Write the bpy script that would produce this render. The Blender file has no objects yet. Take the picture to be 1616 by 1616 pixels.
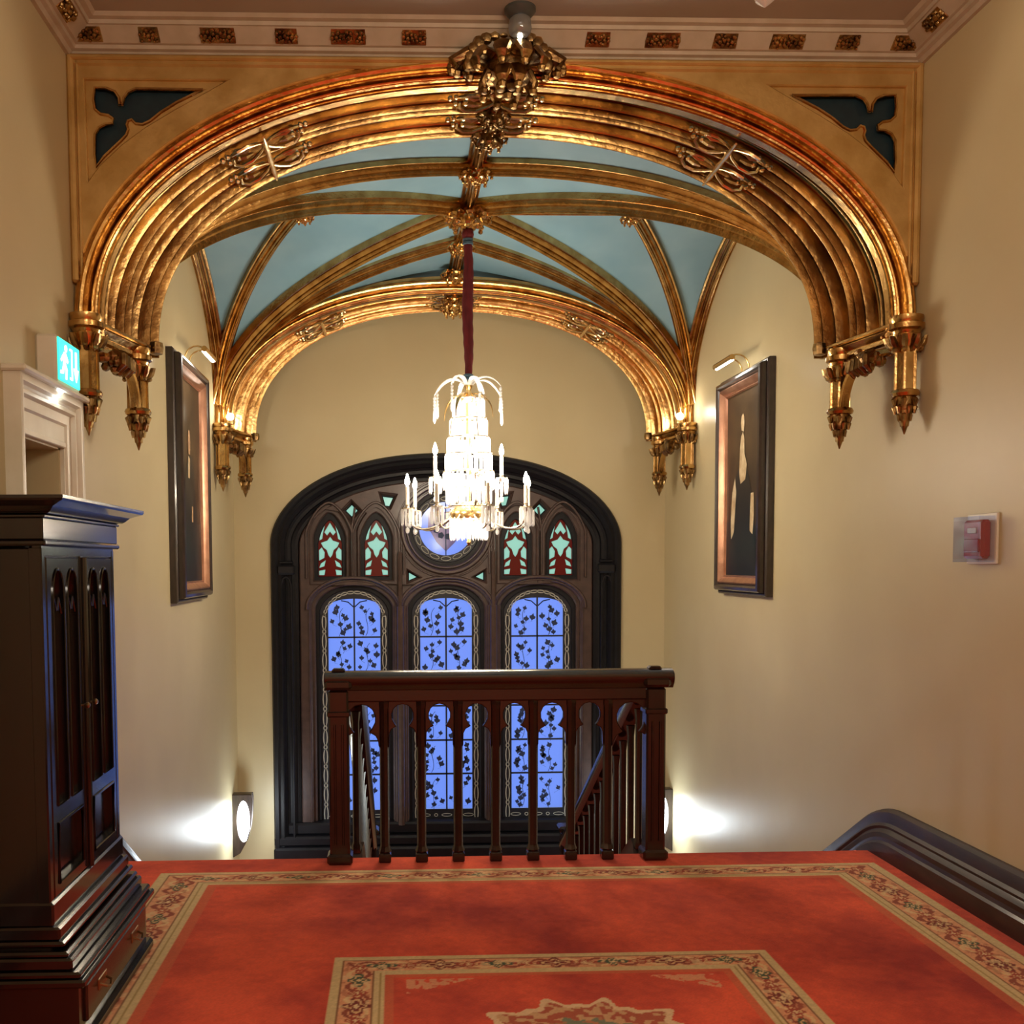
import bpy, math, random
import numpy as np
from mathutils import Vector as V, Matrix
random.seed(7)
C = bpy.context.scene.collection
PI = math.pi
XL, XR, XC, HW = -1.60, 2.66, .53, 2.13
YA, YB, YE = 5.25, 10.15, 5.47          # arch face, window wall, landing edge
CEIL = 4.22

# ------------------------------------------------------------------ helpers
def tag(o, label=None, cat=None, group=None, kind=None):
    if label: o['label'] = label
    if cat: o['category'] = cat
    if group: o['group'] = group
    if kind: o['kind'] = kind
    return o
def empty(name, loc, label=None, cat=None, group=None, kind=None):
    o = bpy.data.objects.new(name, None); C.objects.link(o); o.location = loc
    o.empty_display_size = .1
    return tag(o, label, cat, group, kind)
def wloc(o):
    p = V((0, 0, 0))
    while o is not None: p = p + o.location; o = o.parent
    return p
def dup(o, parent=None, loc=None, deep=True):
    c = o.copy(); C.objects.link(c); c.parent = parent
    if loc is not None: c.location = loc
    if deep:
        for ch in list(o.children): dup(ch, c)
    return c
class MB:
    def __init__(s): s.v = []; s.f = []
    def add(s, vs, fs):
        n = len(s.v); s.v += [tuple(p) for p in vs]; s.f += [[n+i for i in f] for f in fs]
    def box(s, x0, x1, y0, y1, z0, z1):
        s.add([(x, y, z) for z in (z0, z1) for y in (y0, y1) for x in (x0, x1)],
              [(0,2,3,1),(4,5,7,6),(0,1,5,4),(2,6,7,3),(0,4,6,2),(1,3,7,5)])
    def bbox(s, x0, x1, y0, y1, z0, z1, b=.005):
        # box with chamfered edges
        xs = (x0, x0+b, x1-b, x1); ys = (y0, y0+b, y1-b, y1); zs = (z0, z0+b, z1-b, z1)
        vs = []; ix = {}
        for i in (0,1,2,3):
            for j in (0,1,2,3):
                for k in (0,1,2,3):
                    if sum(q in (0,3) for q in (i,j,k)) == 1:
                        ix[(i,j,k)] = len(vs); vs.append((xs[i], ys[j], zs[k]))
        fs = []
        for e in (0,3):
            fs.append([ix[(e,1,1)], ix[(e,2,1)], ix[(e,2,2)], ix[(e,1,2)]])
            fs.append([ix[(1,e,1)], ix[(2,e,1)], ix[(2,e,2)], ix[(1,e,2)]])
            fs.append([ix[(1,1,e)], ix[(2,1,e)], ix[(2,2,e)], ix[(1,2,e)]])
        for a in (0,3):
            for c in (0,3):
                a1 = 1 if a == 0 else 2; c1 = 1 if c == 0 else 2
                fs.append([ix[(a,c1,1)], ix[(a,c1,2)], ix[(a1,c,2)], ix[(a1,c,1)]])
                fs.append([ix[(a,1,c1)], ix[(a,2,c1)], ix[(a1,2,c)], ix[(a1,1,c)]])
                fs.append([ix[(1,a,c1)], ix[(2,a,c1)], ix[(2,a1,c)], ix[(1,a1,c)]])
                for d in (0,3):
                    d1 = 1 if d == 0 else 2
                    fs.append([ix[(a,c1,d1)], ix[(a1,c,d1)], ix[(a1,c1,d)]])
        s.add(vs, fs)
    def lathe(s, prof, c=(0,0,0), n=20, sq=False):
        c = V(c); vs = []; fs = []; m = len(prof)
        for i in range(n):
            a = 2*PI*i/n
            for r, z in prof: vs.append((c.x+r*math.cos(a), c.y+r*math.sin(a), c.z+z))
        for i in range(n):
            j = (i+1) % n
            for k in range(m-1): fs.append((i*m+k, j*m+k, j*m+k+1, i*m+k+1))
        fs.append([i*m for i in range(n)][::-1]); fs.append([i*m+m-1 for i in range(n)])
        s.add(vs, fs)
    def sphere(s, c, r, n=10, sc=(1,1,1)):
        c = V(c); m = max(4, n//2); vs = [c+V((0,0,-r*sc[2]))]; fs = []
        for k in range(1, m):
            ph = -PI/2+PI*k/m
            for i in range(n):
                a = 2*PI*i/n
                vs.append(c+V((r*sc[0]*math.cos(ph)*math.cos(a), r*sc[1]*math.cos(ph)*math.sin(a), r*sc[2]*math.sin(ph))))
        vs.append(c+V((0,0,r*sc[2]))); t = len(vs)-1
        for i in range(n):
            j = (i+1) % n; fs.append((0, 1+j, 1+i)); fs.append((t, 1+(m-2)*n+i, 1+(m-2)*n+j))
            for k in range(m-2): fs.append((1+k*n+i, 1+k*n+j, 1+(k+1)*n+j, 1+(k+1)*n+i))
        s.add(vs, fs)
    def tube(s, pts, r, n=8, closed=False, flat=1.0, up=None):
        pts = [V(p) for p in pts]; N = len(pts)
        rs = r if isinstance(r, (list, tuple)) else [r]*N
        T = []
        for i in range(N):
            a = pts[(i-1) % N] if closed or i > 0 else pts[i]
            b = pts[(i+1) % N] if closed or i < N-1 else pts[i]
            t = (b-a); T.append(t.normalized() if t.length > 1e-9 else V((0,0,1)))
        ref = V(up) if up else (V((0,0,1)) if abs(T[0].z) < .9 else V((1,0,0)))
        u = (ref-T[0]*ref.dot(T[0])).normalized(); vs = []; fs = []
        for i in range(N):
            if up: u = (ref-T[i]*ref.dot(T[i]))
            else: u = u-T[i]*u.dot(T[i])
            u = u.normalized() if u.length > 1e-6 else T[i].orthogonal().normalized()
            w = T[i].cross(u)
            for k in range(n):
                a = 2*PI*k/n; vs.append(pts[i]+(u*math.cos(a)*flat+w*math.sin(a))*rs[i])
        for i in range(N if closed else N-1):
            j = (i+1) % N
            for k in range(n): l = (k+1) % n; fs.append((i*n+k, i*n+l, j*n+l, j*n+k))
        if not closed: fs.append(list(range(n))[::-1]); fs.append([(N-1)*n+k for k in range(n)])
        s.add(vs, fs)
    def sweep(s, pts, prof, B, vs_scale=None, closed=False, inward=None, pclosed=True):
        """profile (u along B, v along N) swept on pts; N = perpendicular in plane, oriented to `inward` point"""
        pts = [V(p) for p in pts]; B = V(B).normalized(); N = len(pts); m = len(prof); vs = []; fs = []
        for i in range(N):
            if closed: a, b = pts[(i-1) % N], pts[(i+1) % N]
            else: a, b = pts[max(i-1, 0)], pts[min(i+1, N-1)]
            # mitred normal
            t1 = (pts[i]-a); t2 = (b-pts[i])
            if t1.length < 1e-9: t1 = t2
            if t2.length < 1e-9: t2 = t1
            t1.normalize(); t2.normalize(); t = (t1+t2).normalized()
            n = B.cross(t).normalized(); k = 1/max(.35, B.cross(t1).normalized().dot(n))
            if inward is not None and n.dot(V(inward)-pts[i]) < 0: n = -n
            sc = vs_scale[i] if vs_scale else 1
            for (u, v) in prof: vs.append(pts[i]+B*u+n*v*k*sc)
        mm = m if pclosed else m-1
        for i in range(N if closed else N-1):
            j = (i+1) % N
            for k in range(mm): l = (k+1) % m; fs.append((i*m+k, i*m+l, j*m+l, j*m+k))
        if not closed and pclosed: fs.append(list(range(m))[::-1]); fs.append([(N-1)*m+k for k in range(m)])
        s.add(vs, fs)
    def plate(s, loops, th, f, bev=0):
        """flat plate with holes: loops of 2D points, thickness th, f maps (a,b,c)->world"""
        cu = bpy.data.curves.new('t', 'CURVE'); cu.dimensions = '2D'; cu.fill_mode = 'BOTH'
        cu.extrude = max(th/2-bev, 0); cu.bevel_depth = bev; cu.bevel_resolution = 0; cu.offset = -bev
        for L in loops:
            sp = cu.splines.new('POLY'); sp.points.add(len(L)-1)
            for i, p in enumerate(L): sp.points[i].co = (p[0], p[1], 0, 1)
            sp.use_cyclic_u = True
        o = bpy.data.objects.new('t', cu); C.objects.link(o)
        bpy.context.view_layer.update()
        me = bpy.data.meshes.new_from_object(o.evaluated_get(bpy.context.evaluated_depsgraph_get()))
        s.add([f(*p.co) for p in me.vertices], [list(q.vertices) for q in me.polygons])
        bpy.data.objects.remove(o); bpy.data.curves.remove(cu); bpy.data.meshes.remove(me)
    def build(s, name, mat, parent=None, smooth=35, loc=None):
        me = bpy.data.meshes.new(name); o = bpy.data.objects.new(name, me); C.objects.link(o)
        if parent is not None:
            o.parent = parent; off = wloc(parent)
            if loc is not None: o.location = V(loc)-off; off = V(loc)
        else:
            off = V(loc) if loc is not None else V((0,0,0)); o.location = off
        me.from_pydata([tuple(V(p)-off) for p in s.v], [], s.f)
        import bmesh
        bm = bmesh.new(); bm.from_mesh(me); bmesh.ops.recalc_face_normals(bm, faces=bm.faces); bm.to_mesh(me); bm.free()
        me.materials.append(mat)
        if smooth:
            for p in me.polygons: p.use_smooth = True
            me.set_sharp_from_angle(angle=math.radians(smooth))
        me.update(); return o
def struct(name, mb, mat, parent=None, **k):
    o = mb.build(name, mat, parent, **k)
    if parent is None: o['kind'] = 'structure'
    return o
def bez(p0, p1, p2, p3, n=10):
    p0, p1, p2, p3 = map(V, (p0, p1, p2, p3)); r = []
    for i in range(n+1):
        t = i/n; r.append(p0*(1-t)**3+p1*3*t*(1-t)**2+p2*3*t*t*(1-t)+p3*t**3)
    return r

# ------------------------------------------------------------------ materials
def lin(r, g, b):
    f = lambda c: ((c/255+.055)/1.055)**2.4 if c > 10 else c/255/12.92
    return (f(r), f(g), f(b), 1)
def mat(name, col, rough=.5, metal=0, var=None, scale=8, bump=0, bscale=40, coat=0, stretch=(1,1,1), spec=.5, alpha_trans=None):
    m = bpy.data.materials.new(name); m.use_nodes = True; nt = m.node_tree; N = nt.nodes; L = nt.links
    b = N['Principled BSDF']; b.inputs['Base Color'].default_value = col
    b.inputs['Roughness'].default_value = rough; b.inputs['Metallic'].default_value = metal
    b.inputs['Coat Weight'].default_value = coat; b.inputs['Coat Roughness'].default_value = .12
    b.inputs['Specular IOR Level'].default_value = spec
    tc = N.new('ShaderNodeTexCoord'); mp = N.new('ShaderNodeMapping'); mp.inputs['Scale'].default_value = stretch
    L.new(tc.outputs['Object'], mp.inputs['Vector'])
    nz = N.new('ShaderNodeTexNoise'); nz.inputs['Scale'].default_value = scale; nz.inputs['Detail'].default_value = 5
    L.new(mp.outputs['Vector'], nz.inputs['Vector'])
    if var is not None:
        cr = N.new('ShaderNodeValToRGB'); cr.color_ramp.elements[0].position = .35; cr.color_ramp.elements[1].position = .68
        cr.color_ramp.elements[0].color = var; cr.color_ramp.elements[1].color = col
        L.new(nz.outputs['Fac'], cr.inputs['Fac']); L.new(cr.outputs['Color'], b.inputs['Base Color'])
    if bump:
        n2 = N.new('ShaderNodeTexNoise'); n2.inputs['Scale'].default_value = bscale; n2.inputs['Detail'].default_value = 4
        L.new(mp.outputs['Vector'], n2.inputs['Vector'])
        bp = N.new('ShaderNodeBump'); bp.inputs['Strength'].default_value = bump; bp.inputs['Distance'].default_value = .01
        L.new(n2.outputs['Fac'], bp.inputs['Height']); L.new(bp.outputs['Normal'], b.inputs['Normal'])
    return m
M = {}
M['wall'] = mat('cream_paint', (.58,.495,.30,1), .42, var=(.545,.455,.27,1), scale=1.3, bump=.10, bscale=9, spec=.35)
M['gold'] = mat('gilding', (.74,.49,.20,1), .23, 1, var=(.46,.25,.08,1), scale=9, bump=.25, bscale=30)
M['rib'] = mat('shaded_gilding', (.66,.42,.16,1), .25, 1, var=(.26,.14,.05,1), scale=4, bump=.3, bscale=22)  # near soffit's shade and dark reflections put into the gold as blotches
M['brightgold'] = mat('bright_gilding', (.95,.74,.42,1), .25, 1, var=(.80,.55,.26,1), scale=12, bump=.15)
M['goldflat'] = mat('matt_gilding', (.66,.44,.17,1), .45, .7, var=(.52,.32,.10,1), scale=7, bump=.2, bscale=25)
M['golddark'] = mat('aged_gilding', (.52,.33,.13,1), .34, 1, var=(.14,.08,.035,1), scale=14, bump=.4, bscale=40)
M['blue'] = mat('blue_plaster', lin(122,158,176), .5, var=lin(108,148,168), scale=2)
M['teal'] = mat('dark_teal_paint', lin(14,44,54), .5, var=lin(8,34,46), scale=20)
M['white'] = mat('white_gloss_paint', lin(226,220,205), .35, var=lin(214,206,188), scale=5)
M['cornice'] = mat('off_white_plaster', lin(190,175,155), .6, var=lin(176,160,138), scale=9)
M['ceil'] = mat('ceiling_plaster', lin(172,160,146), .7, var=lin(160,146,130), scale=1)
M['wood'] = mat('dark_varnished_wood', (.022,.008,.0055,1), .4, var=(.010,.004,.003,1), scale=6, stretch=(6,6,.7), coat=.1, bump=.05, bscale=20)
M['wood2'] = mat('mahogany', (.030,.009,.006,1), .26, var=(.013,.005,.004,1), scale=5, stretch=(5,1,5), coat=.45, bump=.04, bscale=20)
M['skirt'] = mat('skirting_wood', (.045,.018,.012,1), .5, var=(.022,.009,.006,1), scale=5, stretch=(5,1,5), coat=.12, bump=.04, bscale=20)
M['cab'] = mat('polished_cabinet_wood', (.008,.0045,.005,1), .16, var=(.004,.003,.003,1), scale=5, stretch=(5,5,.6), coat=.5, bump=.02, bscale=12)
M['tracery'] = mat('brown_window_wood', (.075,.042,.034,1), .42, var=(.05,.027,.022,1), scale=12, bump=.1, coat=.15)
M['iron'] = mat('black_window_wood', (.007,.006,.009,1), .5, var=(.004,.004,.006,1), scale=12, bump=.1, coat=.0, spec=.3)
M['lead'] = mat('lead_came', (.01,.011,.02,1), .5)
M['velvet'] = mat('crimson_velvet', (.16,.008,.012,1), .8, var=(.09,.004,.007,1), scale=30, stretch=(1,1,.2), bump=.3)
M['cord'] = mat('blue_grey_cord', lin(70,100,120), .6)
M['brass'] = mat('brass', (.72,.50,.22,1), .25, 1)
M['ivory'] = mat('candle_ivory', (.85,.80,.70,1), .4)
M['red'] = mat('red_plastic', (.42,.02,.025,1), .25, coat=.4)
M['exitgreen'] = None
M['oldframe'] = mat('dark_frame_wood', (.045,.026,.022,1), .33, var=(.02,.012,.010,1), scale=12, coat=.4, stretch=(4,4,1))
M['rosewood'] = mat('copper_gilt_slip', (.50,.26,.16,1), .34, .6, var=(.36,.17,.10,1), scale=10)
M['dark'] = mat('dark_interior', (.03,.028,.025,1), .8)
M['pale'] = mat('oil_paint_ivory', lin(214,196,160), .5, var=lin(178,150,112), scale=14)
M['skin'] = mat('oil_paint_skin', lin(196,160,120), .5, var=lin(150,110,80), scale=20)
M['gown'] = mat('oil_paint_black', lin(20,24,28), .35, var=lin(32,30,30), scale=10)
M['umber'] = mat('oil_paint_umber', lin(78,58,36), .4, var=lin(46,34,24), scale=3)
M['paintred'] = mat('oil_paint_crimson', lin(88,30,26), .4)
M['knob'] = mat('aged_brass', (.35,.24,.13,1), .3, 1)
M['stair'] = mat('stair_carpet', (.30,.045,.02,1), .95)

def emit(name, col, st):
    m = bpy.data.materials.new(name); m.use_nodes = True; N = m.node_tree.nodes
    b = N['Principled BSDF']; b.inputs['Base Color'].default_value = col
    b.inputs['Emission Color'].default_value = col; b.inputs['Emission Strength'].default_value = st
    return m
M['flame'] = emit('lamp_flame', (1,.86,.66,1), 40)
M['led'] = emit('cool_led', (.86,.95,1,1), 14)
M['spot'] = emit('small_spot', (1,.96,.86,1), 9)
M['exitgreen'] = emit('exit_green', (.02,.55,.36,1), 1.3)
M['exitwhite'] = emit('exit_white', (.8,1,.95,1), 1.5)
def glass(name, col, trans=.25, gloss=.12, rough=.1, clear=.15):
    m = bpy.data.materials.new(name); m.use_nodes = True; nt = m.node_tree; N = nt.nodes; L = nt.links
    N.remove(N['Principled BSDF']); out = N['Material Output']
    t = N.new('ShaderNodeBsdfTranslucent'); t.inputs[0].default_value = col
    d = N.new('ShaderNodeBsdfDiffuse'); d.inputs[0].default_value = col
    g = N.new('ShaderNodeBsdfGlossy'); g.inputs['Roughness'].default_value = rough
    c = N.new('ShaderNodeBsdfTransparent'); c.inputs[0].default_value = (.9,.92,1,1) if trans else col
    m1 = N.new('ShaderNodeMixShader'); m1.inputs[0].default_value = 1-trans; L.new(t.outputs[0], m1.inputs[1]); L.new(d.outputs[0], m1.inputs[2])
    m2 = N.new('ShaderNodeMixShader'); m2.inputs[0].default_value = clear; L.new(m1.outputs[0], m2.inputs[1]); L.new(c.outputs[0], m2.inputs[2])
    m3 = N.new('ShaderNodeMixShader'); m3.inputs[0].default_value = gloss; L.new(m2.outputs[0], m3.inputs[1]); L.new(g.outputs[0], m3.inputs[2])
    L.new(m3.outputs[0], out.inputs[0]); return m
M['crystal'] = glass('cut_crystal', (.95,.94,.92,1), .6, .22, .08, .35)
M['greyplastic'] = mat('dark_grey_plastic', (.06,.06,.055,1), .4)
M['smoke'] = glass('smoky_glass', (.30,.28,.24,1), .5, .15, .1, .35)
M['silver'] = mat('silvered_metal', (.80,.74,.64,1), .22, 1)
M['bluepane'] = glass('blue_glass', (.46,.55,.84,1), .93, .05, .12, 0)
M['greenpane'] = glass('pale_green_glass', (.62,.80,.62,1), .93, .05, .15, 0)
M['redpane'] = glass('ruby_glass', (.30,.03,.03,1), .93, .05, .15, 0)
M['leafpaint'] = mat('dark_leaf_paint', (.02,.035,.10,1), .6)
M['borderwhite'] = glass('pale_border_glass', (.80,.80,.72,1), .4, .08, .2, 0)

# ------------------------------------------------------------------ arch profile
PN = 2.15
def prof_pts(hw, h, z0, n=40, drop=0):
    r = []
    for i in range(-n, n+1):
        th = PI/2*abs(i)/n; s = math.sin(th)**(2/PN); c = max(math.cos(th), 0)**(2/PN)
        r.append((math.copysign(hw*s, i), z0+h*c-.015*s))
    return r
Z0 = 2.83
def P(x, hw=HW, h=1.28):
    s = min(abs(x)/hw, 1); return Z0+h*(1-s**PN)**(1/PN)-.015*s
VH = 1.385                                        # vault height above springing
VY0, VY1 = 5.98, 9.22; VC = (VY0+VY1)/2; VL = (VY1-VY0)/2
def D(s):
    s = min(abs(s), 1); return Z0+VH*(.8*(1-s**2.2)**(1/2.2)+.2*(1-s))
def surf(x, y):
    sx = min(abs(x-XC)/HW, 1); sy = min(abs(y-VC)/VL, 1)
    return max(D(sx), D(sy))

# ------------------------------------------------------------------ room shell
b = MB(); b.box(XL-.3, XR+.3, -3.2, YE, -.2, 0)
b.box(XL-.3, XR+.3, YE-.15, YE, -1.9, -.2)
struct('floor', b, M['stair'])
b = MB(); b.box(XL-.3, XR+.3, YE, YB+.6, -1.95, -1.7); struct('floor', b, M['stair'])
b = MB(); b.box(XR, XR+.2, -3, YB+.2, -1.9, 4.5); struct('wall_right', b, M['wall'])
D0, D1, DZ = 4.42, 4.97, 2.17                       # doorway
b = MB()
b.box(XL-.2, XL, -3, D0, 0, 4.5); b.box(XL-.2, XL, D1, YB+.2, -1.9, 4.5); b.box(XL-.2, XL, D0, D1, DZ, 4.5)
b.box(XL-.2, XL, D0, D1, -.2, 0)
struct('wall_left', b, M['wall'])
b = MB(); b.box(XL-.2, XR+.2, -3.2, -3, 0, 4.5); struct('wall_front', b, M['wall'])
b = MB(); b.box(XL-.2, XR+.2, -3.2, YA+.06, CEIL, 4.5); struct('ceiling', b, M['ceil'])
# passage behind the doorway
b = MB(); b.box(XL-1.4, XL-.2, D1+.7, D1+.8, 0, 2.6); b.box(XL-1.5, XL-1.4, D0-.6, D1+.8, 0, 2.6); b.box(XL-1.4, XL-.2, D0-.6, D0-.5, 0, 2.6)
b.box(XL-1.5, XL-.2, D0-.6, D1+.8, 2.5, 2.6); b.box(XL-1.5, XL-.2, D0-.6, D1+.8, -.1, 0)
struct('wall_passage', b, M['wall'])

# window geometry in metres, from the window's centre line
WX = .49
def wx(px): return WX+(px-706)/160.3
def wz(py): return 1.94-(py-835)/159.
WO = 1.735; WS = 1.80; WH = .885; WB = -1.25         # half width, springing, rise, bottom
def warch(hw, zs, h, zb, n=22):
    L = [(WX-hw, zb)]
    for i in range(-n, n+1):
        th = PI/2*abs(i)/n; L.append((WX+math.copysign(hw*math.sin(th)**(2/2.3), i), zs+h*max(math.cos(th), 0)**(2/1.9)))
    L.append((WX+hw, zb)); return L
b = MB()
b.plate([[(XL-.2, -1.9), (XR+.2, -1.9), (XR+.2, 4.5), (XL-.2, 4.5)], warch(WO-.12, WS, WH-.12, WB+.1)], .35, lambda x, y, z: (x, YB+.175+z, y))
struct('wall_back', b, M['wall'])

# ------------------------------------------------------------------ cornice of the near room
def cprof(): return [(0,-.13),(.02,-.13),(.03,-.11),(.05,-.105),(.055,-.09),(.07,-.088),(.135,-.035),(.145,-.035),(.15,-.018),(.175,-.014),(.19,0),(0,0)]
def cornice_path(side):
    if side == 'back': return [(XL, YA, CEIL), (XR, YA, CEIL)]
cp = cprof(); b = MB(); ring = [(XL, -3), (XL, YA), (XR, YA), (XR, -3)]
vs = []; m = len(cp)
for i, (x, y) in enumerate(ring):
    for (u, v) in cp:
        dx = u if x == XL else -u; dy = -u if y == YA else 0
        vs.append((x+dx, y+dy, CEIL+v))
fs = []
for i in range(3):
    for k in range(m): l = (k+1) % m; fs.append((i*m+k, i*m+l, (i+1)*m+l, (i+1)*m+k))
b.add(vs, fs); trim = struct('trim_1', b, M['cornice'], smooth=20)
# gilt blocks set in the cove
def flower_block(w, h, seed):
    r = random.Random(seed); q = MB()
    q.bbox(-w/2, w/2, -h/2, h/2, -.006, .004, .003)
    n = 3 if w > .14 else 2 if w > .1 else 1
    for i in range(n):
        cx = (i-(n-1)/2)*w/n
        for k in range(6):
            a = k*PI/3+r.random(); rr = h*.28
            q.sphere((cx+rr*math.cos(a), rr*math.sin(a), .010), h*.15, 7, (1,1,.9))
        q.sphere((cx, 0, .016), h*.16, 8)
    for k in range(int(w*100)):
        q.sphere((r.uniform(-w/2, w/2)*.9, r.uniform(-h/2, h/2)*.8, .008), .008, 6)
    return q
def place(q, f):
    q.v = [f(*p) for p in q.v]; return q
import math as _m
ca, sa = .737, .676
def cove_back(x0):   # block frame: a along wall, b up the cove, c outward (down/forward)
    return lambda a, b_, c: (x0+a, YA-.10-b_*ca-c*sa, CEIL-.061+b_*sa-c*ca)
def cove_left(y0): return lambda a, b_, c: (XL+.10+b_*ca+c*sa, y0+a, CEIL-.061+b_*sa-c*ca)
def cove_right(y0): return lambda a, b_, c: (XR-.10-b_*ca-c*sa, y0+a, CEIL-.061+b_*sa-c*ca)
bx = [(-1.47,.13),(-1.18,.10),(-.85,.17),(-.52,.11),(-.22,.17),(.10,.12),(1.00,.12),(1.32,.17),(1.63,.12),(1.94,.17),(2.24,.11),(2.53,.13)]
for i, (x, w) in enumerate(bx):
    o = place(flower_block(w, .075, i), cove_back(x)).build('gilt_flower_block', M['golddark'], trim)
for i, y in enumerate((4.93, 4.55, 4.2, 3.8, 3.4)):
    place(flower_block(.15, .075, 30+i), cove_left(y)).build('gilt_flower_block', M['golddark'], trim)
    place(flower_block(.15, .075, 50+i), cove_right(y)).build('gilt_flower_block', M['golddark'], trim)

# ------------------------------------------------------------------ arch bands
def roll(u0, u1, v0, v1, n=5):
    return [(u0+(u1-u0)*(.5-.5*math.cos(PI*i/n)), v0+(v1-v0)*math.sin(PI*i/n)) for i in range(n+1)]
def rib_section(w, v):
    """symmetrical moulded rib: fillets, hollows and a roll; u 0..w, v depth"""
    h = [(0,-.03),(0,v*.30),(w*.06,v*.32),(w*.09,v*.22),(w*.14,v*.24),(w*.17,v*.50),(w*.22,v*.62),(w*.27,v*.60),(w*.29,v*.48),(w*.335,v*.52),(w*.345,v*.72),(w*.375,v*.84),(w*.41,v*.82),(w*.42,v*.70),(w*.44,v*.72),(w*.45,v*.92),(w*.475,v)]
    return h+[(w-u, q) for (u, q) in h[::-1]]
def arch_path(y, off=0, n=40, low=Z0):
    L = [(XC+x, y, z) for x, z in prof_pts(HW-off, 1.28-off, Z0, n)]
    return [(L[0][0], y, Z0-.075)]+L+[(L[-1][0], y, Z0-.075)]
def band(y0, label, front):
    root = empty('gilded_arch', (XC, y0, Z0), label, 'arch')
    IN = (XC, y0, 2.6)
    path = arch_path(y0)
    spr = lambda e: [1+e*(abs(p[0]-XC)/HW)**3 for p in path]
    # face mouldings
    for (r0, w, dp) in ((0, .075, .045), (.082, .05, .02)):
        s = [(.03, r0-.01), (-dp*.3, r0), (-dp*.5, r0+w*.12), (-dp*.35, r0+w*.22), (-dp*.8, r0+w*.34), (-dp, r0+w*.5), (-dp*.85, r0+w*.66), (-dp*.3, r0+w*.78), (-dp*.4, r0+w*.9), (.0, r0+w), (.05, r0+w)]
        b = MB(); b.sweep(path, s, (0,1,0), inward=(XC, y0, 2.6)); b.build('face_moulding', M['gold'], root, 25)
    # three soffit ribs with blue hollows between
    ribs = ((.02, .125, .115, .2), (.255, .14, .125, .55), (.51, .17, .14, 1.0))
    for (u, w, v, e) in ribs:
        b = MB(); b.sweep(path, [(u+a, q) for a, q in rib_section(w, v)], (0,1,0), vs_scale=spr(e), inward=IN)
        b.build('soffit_rib', M['rib'] if front else M['gold'], root, 25)
    for (u0, u1, e) in ((.135, .265, .1), (.385, .52, .3)):
        b = MB(); b.sweep(path, [(u0,-.03), (u0, .02), ((u0+u1)/2, .005), (u1, .02), (u1,-.03)], (0,1,0), vs_scale=spr(e*2), inward=IN)
        b.build('blue_hollow', M['blue'], root, 25)
    # cusped tracery over the hollows
    def bp(x, u, v):
        z = P(x); d = 1e-3; t = V((2*d, 0, P(x+d)-P(x-d))).normalized(); n = V((t.z, 0, -t.x))
        if n.z > 0: n = -n
        k = 1+.7*(abs(x)/HW)**3
        return V((XC+x, y0+u, z))+n*v*k
    tt = lambda x: V((2e-3, 0, P(x+1e-3)-P(x-1e-3))).normalized()
    for xs in (-.585*HW, 0., .60*HW):
        t = tt(xs); sc = abs(t.x)
        P2 = lambda a, u, v: bp(xs+a*sc, u, v)
        q = MB()
        q.tube([P2(0, .07+.57*i/8, .14) for i in range(9)], [.006,.012,.016,.012,.017,.012,.016,.012,.006], 8)
        for uc in (.20, .455):
            for sg in (-1, 1):
                for sd in (-1, 1):
                    L = [P2(sg*a, uc+sd*u, v) for a, u, v in ((.0,.012,.12),(.04,.055,.125),(.10,.092,.13),(.16,.088,.13),(.195,.058,.12),(.192,.028,.11))]
                    L = [p for i in range(len(L)-1) for p in (L[i], (L[i]+L[i+1])/2)]+[L[-1]]
                    q.tube(L, [.006+.004*math.sin(PI*i/(len(L)-1)) for i in range(len(L))], 6)
                    q.sphere(P2(sg*.160, uc+sd*.038, .11), .017, 8); q.sphere(P2(sg*.215, uc+sd*.036, .11), .014, 7)
                    q.tube([P2(sg*.16, uc+sd*.04, .11), P2(sg*.12, uc+sd*.032, .12), P2(sg*.08, uc+sd*.038, .12)], [.014,.016,.006], 6)
                q.sphere(P2(sg*.245, uc, .10), .015, 7)
        q.build('cusped_ornament', M['brightgold'], root)
    return root
near = band(YA, 'wide gilded arch of three moulded ribs nearest the camera, under the plaster cornice', True)
far = band(9.20, 'smaller gilded arch of ribs standing in front of the window wall', False)

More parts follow.
